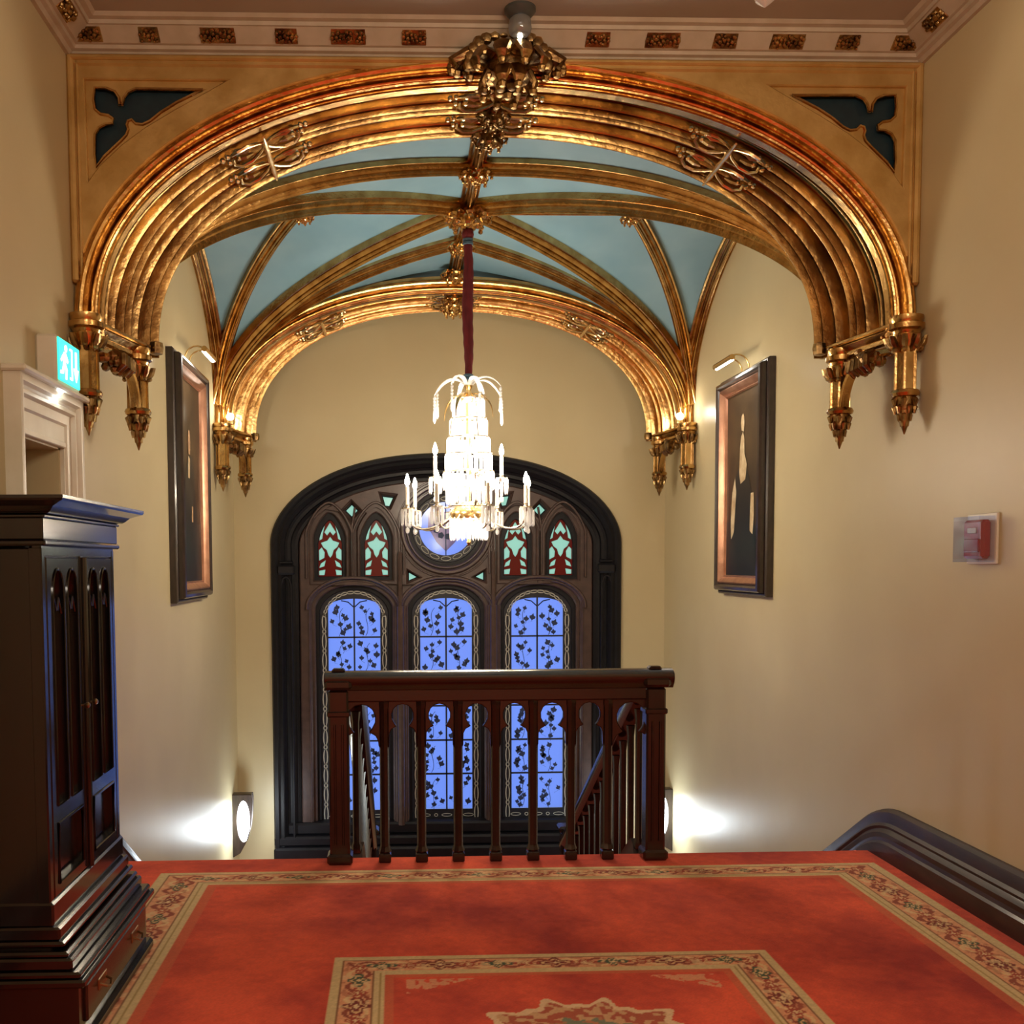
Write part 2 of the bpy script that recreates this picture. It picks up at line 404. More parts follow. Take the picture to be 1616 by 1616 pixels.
# spandrel panels of the near arch
base = [(XC+x, z) for x, z in prof_pts(HW, 1.28, Z0, 40)]
up = [(x, z) for x, z in base]
top = CEIL-.125
def offs(x, d):   # point on the arch curve pushed out by d
    z = P(x); t = V((2e-3, 0, P(x+1e-3)-P(x-1e-3))).normalized(); n = V((t.z, 0, -t.x))
    if n.z < 0: n = -n
    return (XC+x+n.x*d, z+n.z*d)
for sg in (-1, 1):
    c0 = XC+sg*HW
    K = 1/.003245/1000
    def px(x, y):  # measured from the corner (133,97) at 308 px per metre
        return (XC+sg*(HW-(x-133)/308.), CEIL-.125-(y-97)/308.)
    outer = [(c0, Z0)]+[(XC+sg*abs(x-XC), z) for x, z in base[:41]]+[(XC, 4.14), (c0, 4.14)]
    outer = [(c0, 3.0)]+[(XC+sg*abs(x-XC), z) for x, z in base[4:41]]+[(XC, 4.16), (c0, 4.16)]
    hole = [(172,141),(190,142),(202,147),(208,156),(209,166),(213,166),(216,155),(222,147),(234,142),(335,143),(318,151),(295,162),(272,176),(254,190),(243,195),(233,194),(227,188),(221,190),(219,196),(221,203),(218,211),(208,221),(196,232),(184,243),(172,258),(170,240),(171,210),(177,200),(187,195),(198,194),(199,187),(192,182),(180,180),(172,173),(170,160)]
    big = [(158,131),(372,131),(338,150),(292,175),(248,201),(212,227),(178,258),(160,282)]
    b = MB(); b.plate([outer, [px(*p) for p in big]], .05, lambda x, y, z: (x, YA+.005+z, y), .006)
    b.build('spandrel_face', M['goldflat'], near, 25)
    b = MB(); b.plate([[px(*p) for p in [(155,128),(380,128),(340,152),(294,178),(250,204),(214,230),(180,262),(157,290)]], [px(*p) for p in hole]], .02, lambda x, y, z: (x, YA+.012+z, y), .005)
    b.build('cusped_panel', M['goldflat'], near, 25)
    b = MB(); b.tube([(px(*p)[0], YA-.0, px(*p)[1]) for p in hole], .008, 6, closed=True)
    b.build('cusp_bead', M['gold'], near)
    b = MB(); b.plate([[px(*p) for p in [(150,124),(395,124),(340,154),(296,180),(252,206),(216,232),(182,264),(152,300)]]], .01, lambda x, y, z: (x, YA+.045+z, y))
    b.build('teal_ground', M['teal'], near)
    # side and top fillets
    b = MB(); x0, x1 = sorted((c0, c0-sg*.035)); b.bbox(x0, x1, YA-.045, YA, 3.0, 4.09, .012)
    x0, x1 = sorted((c0-sg*.04, c0-sg*.055)); b.bbox(x0, x1, YA-.03, YA, 3.0, 4.089, .006)
    b.build('edge_fillet', M['goldflat'], near)
b = MB(); b.bbox(XL+.001, XR-.001, YA-.03, YA+.01, 4.045, 4.094, .01); b.bbox(XL+.002, XR-.002, YA-.045, YA+.01, 4.07, 4.096, .008)
b.build('top_fillet', M['goldflat'], near)
# masonry behind both arches
for yy, name in ((YA+.07, 'wall_arch'), (9.27, 'wall_arch')):
    b = MB(); oo = [(XL, 2.95)]+[(x, z+.01) for x, z in base[3:-3]]+[(XR, 2.95), (XR, 4.45), (XL, 4.45)]
    dp = .64 if yy < 6 else .60
    b.plate([oo], dp, lambda x, y, z: (x, yy+dp/2+z, y)); struct(name, b, M['blue'])
b = MB()
b.sweep([(XC+x, 9.86, z) for x, z in prof_pts(HW, VH, Z0)], [(0,0),(.32,0)], (0,1,0), inward=(XC,9.6,2), pclosed=False)
struct('ceiling', b, M['blue'])
b = MB(); b.box(XL-.2, XR+.2, YA+.06, YB+.4, 4.46, 4.6); struct('ceiling', b, M['ceil'])

# ------------------------------------------------------------------ ribbed vault
vault = empty('ribbed_vault', (XC, VC, Z0), 'blue plastered vault with gilded crossing ribs and bosses above the stairwell', 'vault')
n = 36; ss = [math.copysign(math.sin(PI/2*abs(i)/n)**(2/PN), i) for i in range(-n, n+1)]
vs = []; fs = []
for sy in ss:
    for sx in ss:
        vs.append((XC+sx*HW, VC+sy*VL, max(D(sx), D(sy))))
m = len(ss)
for j in range(m-1):
    for i in range(m-1):
        a, b_, c, d = j*m+i, j*m+i+1, (j+1)*m+i+1, (j+1)*m+i
        if (i < n) == (j < n): fs += [(a, b_, c), (a, c, d)]
        else: fs += [(a, b_, d), (b_, c, d)]
b = MB(); b.add(vs, fs); b.build('vault_web', M['blue'], vault, 40)
def vrib(p, q, w=.12, v=.105, name='vault_rib', n=60, trim=None):
    p, q = V((*p, 0)), V((*q, 0)); L = []
    for i in range(n+1):
        t = 1-math.cos(PI/2*i/n) if trim is None else i/n
        a = p.lerp(q, t); L.append(V((a.x, a.y, surf(a.x, a.y))))
    d = (q-p).normalized(); B = V((-d.y, d.x, 0))
    b = MB(); b.sweep(L, [(u-w/2, k) for u, k in rib_section(w, v)], B, inward=None if False else (XC, VC, 1.5))
    return b.build(name, M['gold'], vault, 25)
e = .015
cs = [(XC+sx*(HW-e), VC+sy*(VL-e)) for sx in (-1, 1) for sy in (-1, 1)]
for (x, y) in cs:
    sx = 1 if x > XC else -1; sy = 1 if y > VC else -1
    vrib((x, y), (XC, VC), .13, .11, 'diagonal_rib')
    vrib((x, y), (XC, VC+sy*.77), .11, .095, 'tierceron_rib')
    vrib((x, y), (XC+sx*1.19, VC), .11, .095, 'tierceron_rib')
for sx in (-1, 1):
    pts = []
    for i in range(-40, 41):
        th = PI/2*abs(i)/40; s = math.copysign(math.sin(th)**(2/PN), i)
        pts.append((XC+sx*(HW-.06), VC+s*VL, D(s)))
    b = MB(); b.sweep(pts, [(u-.06, k) for u, k in rib_section(.12, .07)], (1,0,0), inward=(XC+sx*(HW-.06), VC, 1.5)); b.build('wall_rib', M['gold'], vault, 25)
vrib((XC, VY0), (XC, VY1), .12, .10, 'ridge_rib', trim=1)
vrib((XC-HW, VC), (XC+HW, VC), .11, .085, 'ridge_rib', trim=1)

def foliage(mb, c, r, h, seed=1, n=8, down=True, front=False):
    """carved boss: core, ring of curled leaves and berries; axis downwards"""
    rd = random.Random(seed); c = V(c)
    mb.sphere(c+V((0,0,-h*.35)), r*.55, 12, (1,1,.9))
    for lay, (rr, zz, kk) in enumerate(((1.0, 0, n), (.68, -.42, n-2))):
        for k in range(kk):
            a = 2*PI*k/kk+lay*.4+rd.uniform(-.1,.1); d = V((math.cos(a), math.sin(a), 0)); s_ = V((-d.y, d.x, 0))
            pts = [c+d*r*rr*q+V((0,0,h*(zz+w_))) for q, w_ in ((.25,-.05),(.55,-.18),(.85,-.15),(1.02,-.38),(.93,-.55))]
            mb.tube(pts, [r*.10, r*.22, r*.24, r*.17, r*.08], 7, flat=.45)
            mb.sphere(pts[-1], r*.11, 7); mb.sphere(pts[2]+s_*r*.16+V((0,0,-.1*h)), r*.08, 6)
    for k in range(5):
        a = 2*PI*k/5; mb.sphere(c+V((math.cos(a)*r*.22, math.sin(a)*r*.22, -h*.85)), r*.15, 7)
    mb.sphere(c+V((0,0,-h*.98)), r*.14, 7)
for (x, y, r) in ((XC, VC, .17), (XC, VC-.77, .11), (XC, VC+.77, .11), (XC-1.19, VC, .075), (XC+1.19, VC, .075), (XC, VY0+.04, .13), (XC, VY1-.1, .13)):
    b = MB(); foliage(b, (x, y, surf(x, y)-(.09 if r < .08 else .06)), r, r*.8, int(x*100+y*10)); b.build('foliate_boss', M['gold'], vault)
for yy in (9.36, 9.62):
    b = MB(); foliage(b, (XC, yy, 3.99), .12, .11, int(yy*9)); b.build('foliate_boss', M['gold'], far)
# large boss at the crown of the near arch
b = MB()
foliage(b, (XC+.03, YA-.07, 4.10), .20, .20, 12, 10)
for k in range(14):
    a = PI*k/13; rr = .19; b.sphere((XC+.03+rr*math.cos(a), YA-.10, 4.03+.16*math.sin(a)), .035, 8, (1,.8,1))
for sg in (-1, 1):
    for k in range(9): b.sphere((XC+.03+sg*(.20+.02*(k % 4)*1.2), YA-.04, 4.06-.02*(k//3)+.01*(k % 2)), .026, 7)
    b.tube([(XC+.03+sg*.1, YA-.06, 4.07), (XC+.03+sg*.2, YA-.08, 4.09), (XC+.03+sg*.27, YA-.07, 4.06), (XC+.03+sg*.25, YA-.08, 4.03)], [.03,.04,.03,.012], 8)
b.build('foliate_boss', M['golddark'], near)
for yy, q_ in ((5.59, .085), (5.86, .10)):
    b = MB(); foliage(b, (XC, yy, 4.0), q_, .09, int(yy*9)); b.build('foliate_boss', M['golddark'], near)

# ------------------------------------------------------------------ corbels
def corbel(sg, y0, label, s=1.0):
    """sg: -1 left wall, +1 right wall"""
    xw = XC+sg*HW; root = empty('gilded_corbel', (xw, y0, 2.25), label, 'corbel', 'gilded corbels carrying the arches')
    p1 = V((xw-sg*.075, y0-.06, 0)); p2 = V((xw-sg*.20, y0+.42, 0))
    R = .052*s
    def pend(p, zt, zb, name):
        q = MB(); q.lathe([(R*1.0, zb+.17), (R*1.0, zt)], (p.x, p.y, 0), 6)
        for k in range(6):
            a = 2*PI*k/6; q.tube([(p.x+R*.97*math.cos(a), p.y+R*.93*math.sin(a), zz) for zz in (zb+.17, zt)], .008, 5)
        q.build('shaft', M['gold'], root)
        q = MB(); q.lathe([(R, zb+.20), (R*1.25, zb+.195), (R*1.38, zb+.18), (R*1.25, zb+.165), (R*.9, zb+.16)], (p.x, p.y, 0), 16); q.build('collar', M['gold'], root)
        q = MB(); q.lathe([(R*.95, zb+.165), (R*.9, zb+.12), (R*.62, zb+.06), (R*.32, zb+.015), (.003, zb-.025)], (p.x, p.y, 0), 12)
        for lay, (zz, rr) in enumerate(((.145, .98), (.108, .80), (.072, .52), (.045,.25))):
            for k in range(6):
                a = 2*PI*(k+.5*lay)/6; d = V((math.cos(a), math.sin(a), 0))
                q.tube([V((p.x, p.y, zb+zz+.02))+d*R*rr*.8, V((p.x, p.y, zb+zz))+d*R*(rr+.12), V((p.x, p.y, zb+zz-.03))+d*R*(rr+.05)], [.008, .013*rr+.003, .006], 6)
        q.build('foliate_finial', M['golddark'], root)
    pend(p1, 2.78, 2.27, 's'); pend(p2, 2.70, 2.25, 's')
    def cap(p, z, name, r=1.):
        q = MB(); q.lathe([(R*1.0, z-.12), (R*1.2*r, z-.09), (R*1.35*r, z-.06), (R*1.2*r, z-.055), (R*1.3*r, z-.04), (R*1.62*r, z-.03), (R*1.62*r, z-.005), (R*1.35*r, z), (R*1.5*r, z+.02), (R*1.5*r, z+.035), (R*1.1, z+.04)], (p.x, p.y, 0), 16)
        q.build('capital', M['gold'], root)
        q = MB(); rd = random.Random(3)
        for k in range(9):
            a = 2*PI*k/9; d = V((math.cos(a), math.sin(a), 0)); o = V((p.x, p.y, z))
            q.tube([o+d*R*1.0+V((0,0,-.14)), o+d*R*1.5*r+V((0,0,-.10)), o+d*R*1.75*r+V((0,0,-.07)), o+d*R*1.5*r+V((0,0,-.10))], [.01,.018,.014,.008], 6)
            q.sphere(o+d*R*1.35*r+V((0,0,-.135+.02*rd.random())), .014, 6)
        q.build('foliage', M['golddark'], root)
    cap(p1, 2.80, 'c', 1.05); cap(p2, 2.735, 'c', .95)
    # raking cresting between capitals: square bar with moulded edge, small end block
    a = V((p1.x, p1.y+.03, 2.785)); c = V((p2.x-sg*.02, p2.y+.05, 2.765))
    q = MB(); q.tube([a, c], .042, 4, up=(0,0,1)); q.tube([a+V((0,0,-.04)), c+V((0,0,-.04))], .02, 6); q.tube([a+V((-sg*.035,0,.025)), c+V((-sg*.035,0,.025))], .012, 6)
    q.build('impost_bar', M['gold'], root)
    q = MB(); q.lathe([(.02,-.035),(.035,-.03),(.04,0),(.035,.03),(.02,.035)], (p2.x-sg*.085, p2.y+.09, 2.79), 8); q.build('end_block', M['golddark'], root)
    # springing ribs: curved struts from shafts to the leafy boss in the middle
    mid = (a+c)/2+V((0,0,-.10))
    q = MB()
    for st, z_ in ((p1, 2.60), (p2, 2.44)):
        g = V((st.x, st.y, z_)); sgn = 1 if st is p1 else -1
        g = g+V((0,sgn*.045,0)); L = bez(g, g+V((0,sgn*.015,.12)), g+V((0,sgn*.09,(mid.z-g.z)*.85)), mid+V((0,0,.02)), 12)
        for off in (-.014, .014): q.tube([l+V((off,0,0)) for l in L], .015, 6)
        q.tube([l+V((0,0,.012)) for l in L], .022, 6)
    q.build('curved_strut', M['gold'], root)
    q = MB(); rd = random.Random(9)
    for k in range(22):
        q.sphere(mid+V((rd.uniform(-.05,.05), rd.uniform(-.11,.11), rd.uniform(-.07,.05))), rd.uniform(.016,.032), 7)
    for k in range(6):
        y_ = -.10+.04*k; q.tube([mid+V((-sg*.01,y_,.03)), mid+V((-sg*.055,y_*1.1,.0)), mid+V((-sg*.06,y_*1.2,-.05)), mid+V((-sg*.03,y_*1.2,-.085))], [.012,.02,.018,.008], 6)
    q.build('foliate_boss', M['golddark'], root)
    return root
corbel(-1, YA, 'gilded corbel with two hanging shafts on the left wall, beside the white doorway')
corbel(1, YA, 'gilded corbel with two hanging shafts on the right wall, between portrait and fire alarm')
cf1 = corbel(-1, 9.18, 'small gilded corbel on the left wall at the far end, by the window')
cf2 = corbel(1, 9.18, 'small gilded corbel on the right wall at the far end, by the window')
for sg, w_ in ((-1, 'left'), (1, 'right')):
    r = empty('spotlight', (XC+sg*(HW-.15), 9.12, 2.86), 'tiny bright spotlight on top of the far %s corbel' % w_, 'spotlight', 'spotlights on the far corbels')
    b = MB(); b.lathe([(.02,-.03),(.035,-.03),(.04,.03),(.03,.04)], r.location, 12); b.build('housing', M['brass'], r)
    b = MB(); b.sphere(r.location+V((0,-.025,.03)), .034, 12); b.build('lens', M['spot'], r)

# ------------------------------------------------------------------ window
win = empty('window_1', (WX, YB, WB), kind='structure')
def wm(y0): return lambda x, y, z: (x, y0+z, y)
sp = warch(WO, WS, WH, WB, 26)
path = [(x, YB, z) for x, z in sp]
pr = [(-.01,0),(-.05,.015),(-.055,.05),(-.035,.07),(-.045,.10),(-.02,.12),(.0,.135),(.03,.14),(.05,.16),(.05,.19),(.08,.20),(.10,.23),(.10,.26),(.14,.275),(.15,.31),(.22,.315),(.22,-.0),(.05,-.02)]
b = MB(); b.sweep(path, pr, (0,1,0), inward=(WX, YB, 0.5)); b.build('window_frame', M['iron'], win, 25)
b = MB(); b.bbox(WX-WO, WX+WO, YB-.10, YB+.3, WB-.12, WB+.04, .02); b.bbox(WX-WO, WX+WO, YB-.05, YB+.3, WB+.04, WB+.14, .02); b.bbox(WX-WO, WX+WO, YB+.02, YB+.3, WB+.14, -.99, .02)
b.build('window_sill', M['iron'], win)
# pilaster panels on the jambs
for sg in (-1, 1):
    b = MB(); xx = WX+sg*(WO-.15)
    b.bbox(xx-.09, xx+.09, YB-.06, YB+.02, 1.50, 1.60, .02); b.bbox(xx-.075, xx+.075, YB-.05, YB+.02, 1.60, 1.64, .015)
    for k in (-1, 1): b.tube([(xx+k*.05, YB-.03, WB+.1), (xx+k*.05, YB-.03, 1.40), (xx+k*.03, YB-.03, 1.46), (xx, YB-.03, 1.48)], .012, 6)
    b.build('jamb_panel', M['iron'], win)
def lancet(c, w, ztop, zb, sh, n=8, k=1.7):
    L = [(c-w, zb)]
    for i in range(-n, n+1):
        th = PI/2*abs(i)/n; s = math.sin(th)**(2/k)
        L.append((c+math.copysign(w*s, i), ztop-sh+sh*max(math.cos(th),0)**(2/1.25)))
    L.append((c+w, zb)); return L
def tudor(c, w, ztop, zb, sh, n=8):
    L = [(c-w, zb)]
    for i in range(-n, n+1):
        th = PI/2*abs(i)/n; L.append((c+math.copysign(w*math.sin(th)**(2/2.2), i), ztop-sh+sh*max(math.cos(th),0)**(2/1.6)))
    L.append((c+w, zb)); return L
def circ(cx, cz, r, n=40): return [(cx+r*math.cos(2*PI*i/n), cz+r*math.sin(2*PI*i/n)) for i in range(n)]
LX = [wx(557), wx(705.5), wx(854)]; LW = 55/160.3; LT = wz(929); LB = wz(1302); LS = wz(929)-wz(965)
SX = [wx(519.5), wx(594), wx(818.5), wx(892)]
ST, SB = wz(819), wz(908); SWd = 19/160.3
RX, RZ = wx(706), wz(833); RR = 54/160.3
inner = warch(WO-.27, WS-.02, WH-.24, WB+.1)
def tri(pts): return [(wx(x), wz(y)) for x, y in pts]
mir = lambda L: [(2*WX-x, z) for x, z in L][::-1]
dia = tri([(555,795),(564,804),(555,813),(546,804)]); tre = tri([(605,782),(621,784),(615,797),(609,796)])
sm = tri([(646,903),(658,910),(646,915)])
def holes(g):
    H = [tudor(c, LW+g, LT+g, LB-g*.5, LS) for c in LX]
    H += [lancet(c, SWd+g, ST+g*1.8, SB-g, .24) for c in SX]
    H.append(circ(RX, RZ, RR+g)); return H
def grow(L, k):
    cx = sum(p[0] for p in L)/len(L); cz = sum(p[1] for p in L)/len(L); return [(cx+(x-cx)*k, cz+(z-cz)*k) for x, z in L]
def smalls(k): return [grow(L, k) for L in (dia, tre, sm, mir(dia), mir(tre), mir(sm))]
b = MB(); b.plate([inner]+holes(.075)+smalls(1.7), .05, wm(YB+.10), .012); b.build('tracery', M['tracery'], win, 25)
b = MB(); b.plate([inner]+holes(.04)+smalls(1.35), .05, wm(YB+.145), .012); b.build('tracery', M['tracery'], win, 25)
b = MB(); b.plate([inner]+holes(0)+smalls(1), .04, wm(YB+.185), .006); b.build('tracery', M['iron'], win, 25)
# mouldings: mullion shafts, hood curves, ring
b = MB()
zt = wz(880)
for px_ in (631.5, 780.5):
    x = wx(px_)
    for dx, r, y in ((0,.035,.03), (-.04,.018,.06), (.04,.018,.06), (-.062,.012,.075), (.062,.012,.075)): b.tube([(x+dx, YB+y, LB-.02), (x+dx, YB+y, wz(955))], r, 8)
    b.tube([(x, YB+.03, wz(955)), (x, YB+.03, wz(925)), (x, YB+.03, wz(870))], .024, 8)
for c in LX:
    L = tudor(c, LW+.12, LT+.12, wz(960), LS+.05); b.tube([(x, YB+.05, z) for x, z in L], .016, 6)
    L = tudor(c, LW+.10, LT+.09, LB, LS+.02); b.tube([(x, YB+.075, z) for x, z in L], .010, 6)
for c in SX:
    L = lancet(c, SWd+.11, ST+.17, SB-.02, .30); b.tube([(x, YB+.06, z) for x, z in L], .013, 6)
for r, q, y in ((RR+.10, .022, .05), (RR+.055, .012, .09), (RR+.15, .010, .07)): b.tube([(x, YB+y, z) for x, z in circ(RX, RZ, r)], q, 6, closed=True)
for px_ in (556, 857, 638, 774):
    x = wx(px_); b.tube([(x, YB+.06, wz(905)), (x, YB+.06, wz(830)), (x+(.03 if px_ < 706 else -.03), YB+.06, wz(800))], .012, 6)
b.build('mullion', M['tracery'], win)
# glazing
def pane(L, m, name, y=.205): 
    q = MB(); q.plate([L], .006, wm(YB+y)); return q.build(name, m, win, 0)
GX = 42/160.3
for ci, c in enumerate(LX):
    zb, ztop = wz(1287), wz(944)
    blue = tudor(c, GX, ztop, zb, .075)
    # leaded field: dark border plate round the blue panes
    q = MB(); q.plate([tudor(c, LW+.02, LT+.02, LB-.01, LS), blue], .012, wm(YB+.200)); q.build('lead_border', M['lead'], win, 0)
    o = pane(blue, M['bluepane'], 'blue_pane', .212)
    q = MB(); q.box(c-.008, c+.008, YB+.19, YB+.205, zb, ztop)
    for z in (wz(1006), wz(1062), wz(1118), wz(1174), wz(1229)): q.box(c-GX, c+GX, YB+.19, YB+.205, z-.008, z+.008)
    for sg in (-1, 1): q.tube([(c, YB+.197, ztop-.09), (c+sg*.06, YB+.197, ztop-.035), (c+sg*.13, YB+.197, ztop-.02)], .006, 5)
    q.build('glazing_bar', M['lead'], win)
    # painted leaves and stems
    q = MB(); rows = [wz(v) for v in (950, 1006, 1062, 1118, 1174, 1229, 1287)]
    rd = random.Random(ci+5)
    for ri in range(6):
        z1, z0 = rows[ri], rows[ri+1]
        for sg in (-1, 1):
            xa, xb = sorted((c+sg*.014, c+sg*(GX-.008)))
            xm = (xa+xb)/2
            stem = bez((xm-.02, 0, z0+.01), (xm+.05, 0, z0+.12), (xm-.07, 0, z0+.20), (xm+.02, 0, z1-.06), 10)
            def rib(Lp, w):
                vs = []; fs = []
                for i, p in enumerate(Lp): vs += [(p.x-w, YB+.204, p.z), (p.x+w, YB+.204, p.z)]
                for i in range(len(Lp)-1): fs.append((2*i, 2*i+1, 2*i+3, 2*i+2))
                q.add(vs, fs)
            rib(stem, .0028)
            for k in range(9):
                px_ = rd.uniform(xa+.03, xb-.03); pz = z0+.03+(z1-z0-.07)*(k+rd.random()*.6)/9; r = rd.uniform(.024,.038)
                a0 = rd.uniform(-.5,.5)
                sh = ((0,1.25),(.35,.55),(.9,.35),(.75,-.25),(.25,-.55),(0,-1.),(-.25,-.55),(-.75,-.25),(-.9,.35),(-.35,.55))
                q.add([(px_+r*(x*math.cos(a0)-y*math.sin(a0)), YB+.203, pz+r*(x*math.sin(a0)+y*math.cos(a0))) for x, y in sh], [list(range(10))])
                rib([V((px_, 0, pz-r)), V(((px_+xm)/2, 0, pz-.05))], .002)
    q.build('painted_vine', M['leafpaint'], win, 0)
    # interlaced border of ovals
    q = MB()
    def oval(cx, cz, w, h, t, ang=0):
        n = 12; vs = []; fs = []
        for i in range(n):
            a = 2*PI*i/n
            for k in (1, 0):
                x = (w-t*k)*math.cos(a); z = (h-t*k)*math.sin(a); vs.append((cx+x*math.cos(ang)-z*math.sin(ang), YB+.190, cz+x*math.sin(ang)+z*math.cos(ang)))
        for i in range(n): j = (i+1) % n; fs.append((2*i, 2*i+1, 2*j+1, 2*j))
        q.add(vs, fs)
    bw = (LW+GX)/2
    z = LB+.06; k = 0
    while z < wz(968):
        for sg in (-1, 1):
            oval(c+sg*bw, z, .024, .088, .011) if k % 2 == 0 else oval(c+sg*bw, z, .020, .028, .010)
        z += .098; k += 1
    pts = tudor(c, bw, LT-.03, wz(968), LS+.02, 8)[1:-1]
    for i in range(0, len(pts)-1, 1):
        (x0, z0), (x1, z1) = pts[i], pts[i+1]; l = math.hypot(x1-x0, z1-z0)
        oval((x0+x1)/2, (z0+z1)/2, .017, l*.62, .010, math.atan2(z1-z0, x1-x0)-PI/2)
    for k in range(5): oval(c-.22+.11*k, LB+.035, .055 if k % 2 == 0 else .02, .018, .007)
    q.build('interlaced_border', M['borderwhite'], win, 0)
for c in SX:
    s = SWd/.118; GL = []
    def poly(pts): GL.append([(c+x*s, SB+.56*y) for x, y in pts])
    poly([(0,.96),(.03,.87),(.058,.79),(.03,.73),(0,.80),(-.03,.73),(-.058,.79),(-.03,.87)])
    poly([(0,.71),(.028,.64),(.06,.62),(.092,.60),(.07,.52),(.035,.47),(.02,.38),(0,.33),(-.02,.38),(-.035,.47),(-.07,.52),(-.092,.60),(-.06,.62),(-.028,.64)])
    for sg in (-1, 1):
        for P_ in ([(.050,.92),(.095,.78),(.108,.64),(.078,.67),(.070,.77)], [(.085,.52),(.112,.47),(.112,.28),(.06,.33),(.055,.43)], [(.045,.29),(.095,.23),(.112,.15),(.06,.18)], [(.05,.12),(.112,.10),(.112,.02),(.06,.02)]):
            poly([(sg*x, y) for x, y in P_][::sg])
    g = MB(); g.plate([lancet(c, SWd+.01, ST+.01, SB-.005, .24)]+GL, .004, wm(YB+.212)); g.build('ruby_pane', M['redpane'], win, 0)
    q = MB()
    for L in GL: q.plate([L], .004, wm(YB+.212))
    q.build('green_glass', M['greenpane'], win, 0)
SHL = [(RX+x*.19, RZ+z*.19) for x, z in ((-.9,.9),(.9,.9),(.95,.1),(.5,-.7),(0,-1.2),(-.5,-.7),(-.95,.1))]
q = MB(); q.plate([circ(RX, RZ, 43/160.3), SHL], .004, wm(YB+.212)); q.build('blue_pane', M['bluepane'], win, 0)
M['mauvepane'] = glass('mauve_glass', (.30,.20,.34,1), .93, .05, .15, 0)
q = MB(); q.plate([circ(RX, RZ, RR+.01), circ(RX, RZ, 43/160.3)], .012, wm(YB+.200)); q.build('lead_border', M['lead'], win, 0)
q = MB()
for i in range(16):
    a = 2*PI*i/16; cx, cz = RX+.30*math.cos(a), RZ+.30*math.sin(a)
    q.tube([(cx+.05*math.cos(t)*-math.sin(a)+.02*math.sin(t)*math.cos(a), YB+.19, cz+.05*math.cos(t)*math.cos(a)+.02*math.sin(t)*math.sin(a)) for t in [2*PI*k/12 for k in range(12)]], .004, 5, closed=True)
q.build('interlaced_border', M['borderwhite'], win)
q = MB(); q.plate([SHL], .004, wm(YB+.212)); q.build('shield', M['mauvepane'], win, 0)
q = MB(); q.box(RX-.005, RX+.005, YB+.195, YB+.203, RZ-.27, RZ+.27)
for k in range(9):
    a = 2*PI*k/9; q.add([(RX+.1*math.cos(a)+.035*math.cos(t), YB+.202, RZ+.02+.1*math.sin(a)+.035*math.sin(t)) for t in (0,1.2,2.5,3.8,5.1)], [list(range(5))])
q.build('painted_emblem', M['leafpaint'], win, 0)
q = MB()
for L in smalls(1.3): q.plate([L], .006, wm(YB+.212))
q.build('light_pane', M['greenpane'], win, 0)

# ------------------------------------------------------------------ stairs and balustrades
RUN, RISE, NS = .27, .17, 10
for sg, (x0, x1) in ((-1, (XL, -.22)), (1, (1.30, XR))):
    st = empty('staircase', ((x0+x1)/2, YE, 0), 'carpeted flight of stairs going down on the %s of the landing railing' % ('left' if sg < 0 else 'right'), 'staircase')
    for k in range(NS-1):
        b = MB(); b.bbox(x0, x1, YE+k*RUN, YE+(k+1)*RUN+.02, -1.7, -(k+1)*RISE, .01); b.build('step', M['stair'], st)
def rail_prof(w=.05):
    return [(-w*.7,0),(-w*1.1,.03),(-w*1.25,.05),(-w*1.2,.075),(-w*.8,.092),(0,.10),(w*.8,.092),(w*1.2,.075),(w*1.25,.05),(w*1.1,.03),(w*.7,0)]
def trefoil_hole(x0, x1, zt, zb):
    w = (x1-x0)/2; c = (x0+x1)/2; L = []
    # top lobe, cusps, then haunches opening downwards
    for i in range(11):
        a = -.35+(PI+.7)*i/10; L.append((c+w*.62*math.cos(PI-a+0)*1, zt-w*.70+w*.62*math.sin(a)))
    L += [(c+w*.50, zt-w*1.05), (c+w*.62, zt-w*1.12), (c+w*.82, zt-w*1.35), (c+w*.9, zt-w*1.8), (c+w*.9, zb), (c-w*.9, zb), (c-w*.9, zt-w*1.8), (c-w*.82, zt-w*1.35), (c-w*.62, zt-w*1.12), (c-w*.50, zt-w*1.05)]
    return L
bal = empty('landing_balustrade', (XC, 5.40, 0), 'dark wooden railing with gothic arched openings across the landing edge', 'railing')
BX0, BX1, BY = -.355, 1.405, 5.40
b = MB(); vs_prof = rail_prof(.062); 
b.sweep([(BX0-.03, BY, .94), (BX1+.05, BY, .94)], [(u, v) for u, v in vs_prof], (0,1,0), inward=(XC, BY, 5)); b.bbox(BX0, BX1, BY-.035, BY+.035, .875, .945, .008)
b.build('handrail', M['wood2'], bal)
bays = [-.315]+[.0]*0
cxs = [-.315, -.077, .119, .315, .515, .715, .918, 1.115, 1.365]
def turned(b, x, y, z0, z1, w=.026):
    b.bbox(x-w*1.25, x+w*1.25, y-w*1.25, y+w*1.25, z0, z0+.05, .006)
    b.lathe([(w*1.1, z0+.05), (w*1.35, z0+.06), (w*1.1, z0+.075), (w*.95, z0+.09), (w*.98, z1-.05), (w*1.2, z1-.03), (w*1.2, z1)], (x, y, 0), 8)
for i, x in enumerate(cxs[1:-1]):
    b = MB(); turned(b, x, BY, .013, .88); b.build('baluster', M['wood2'], bal)
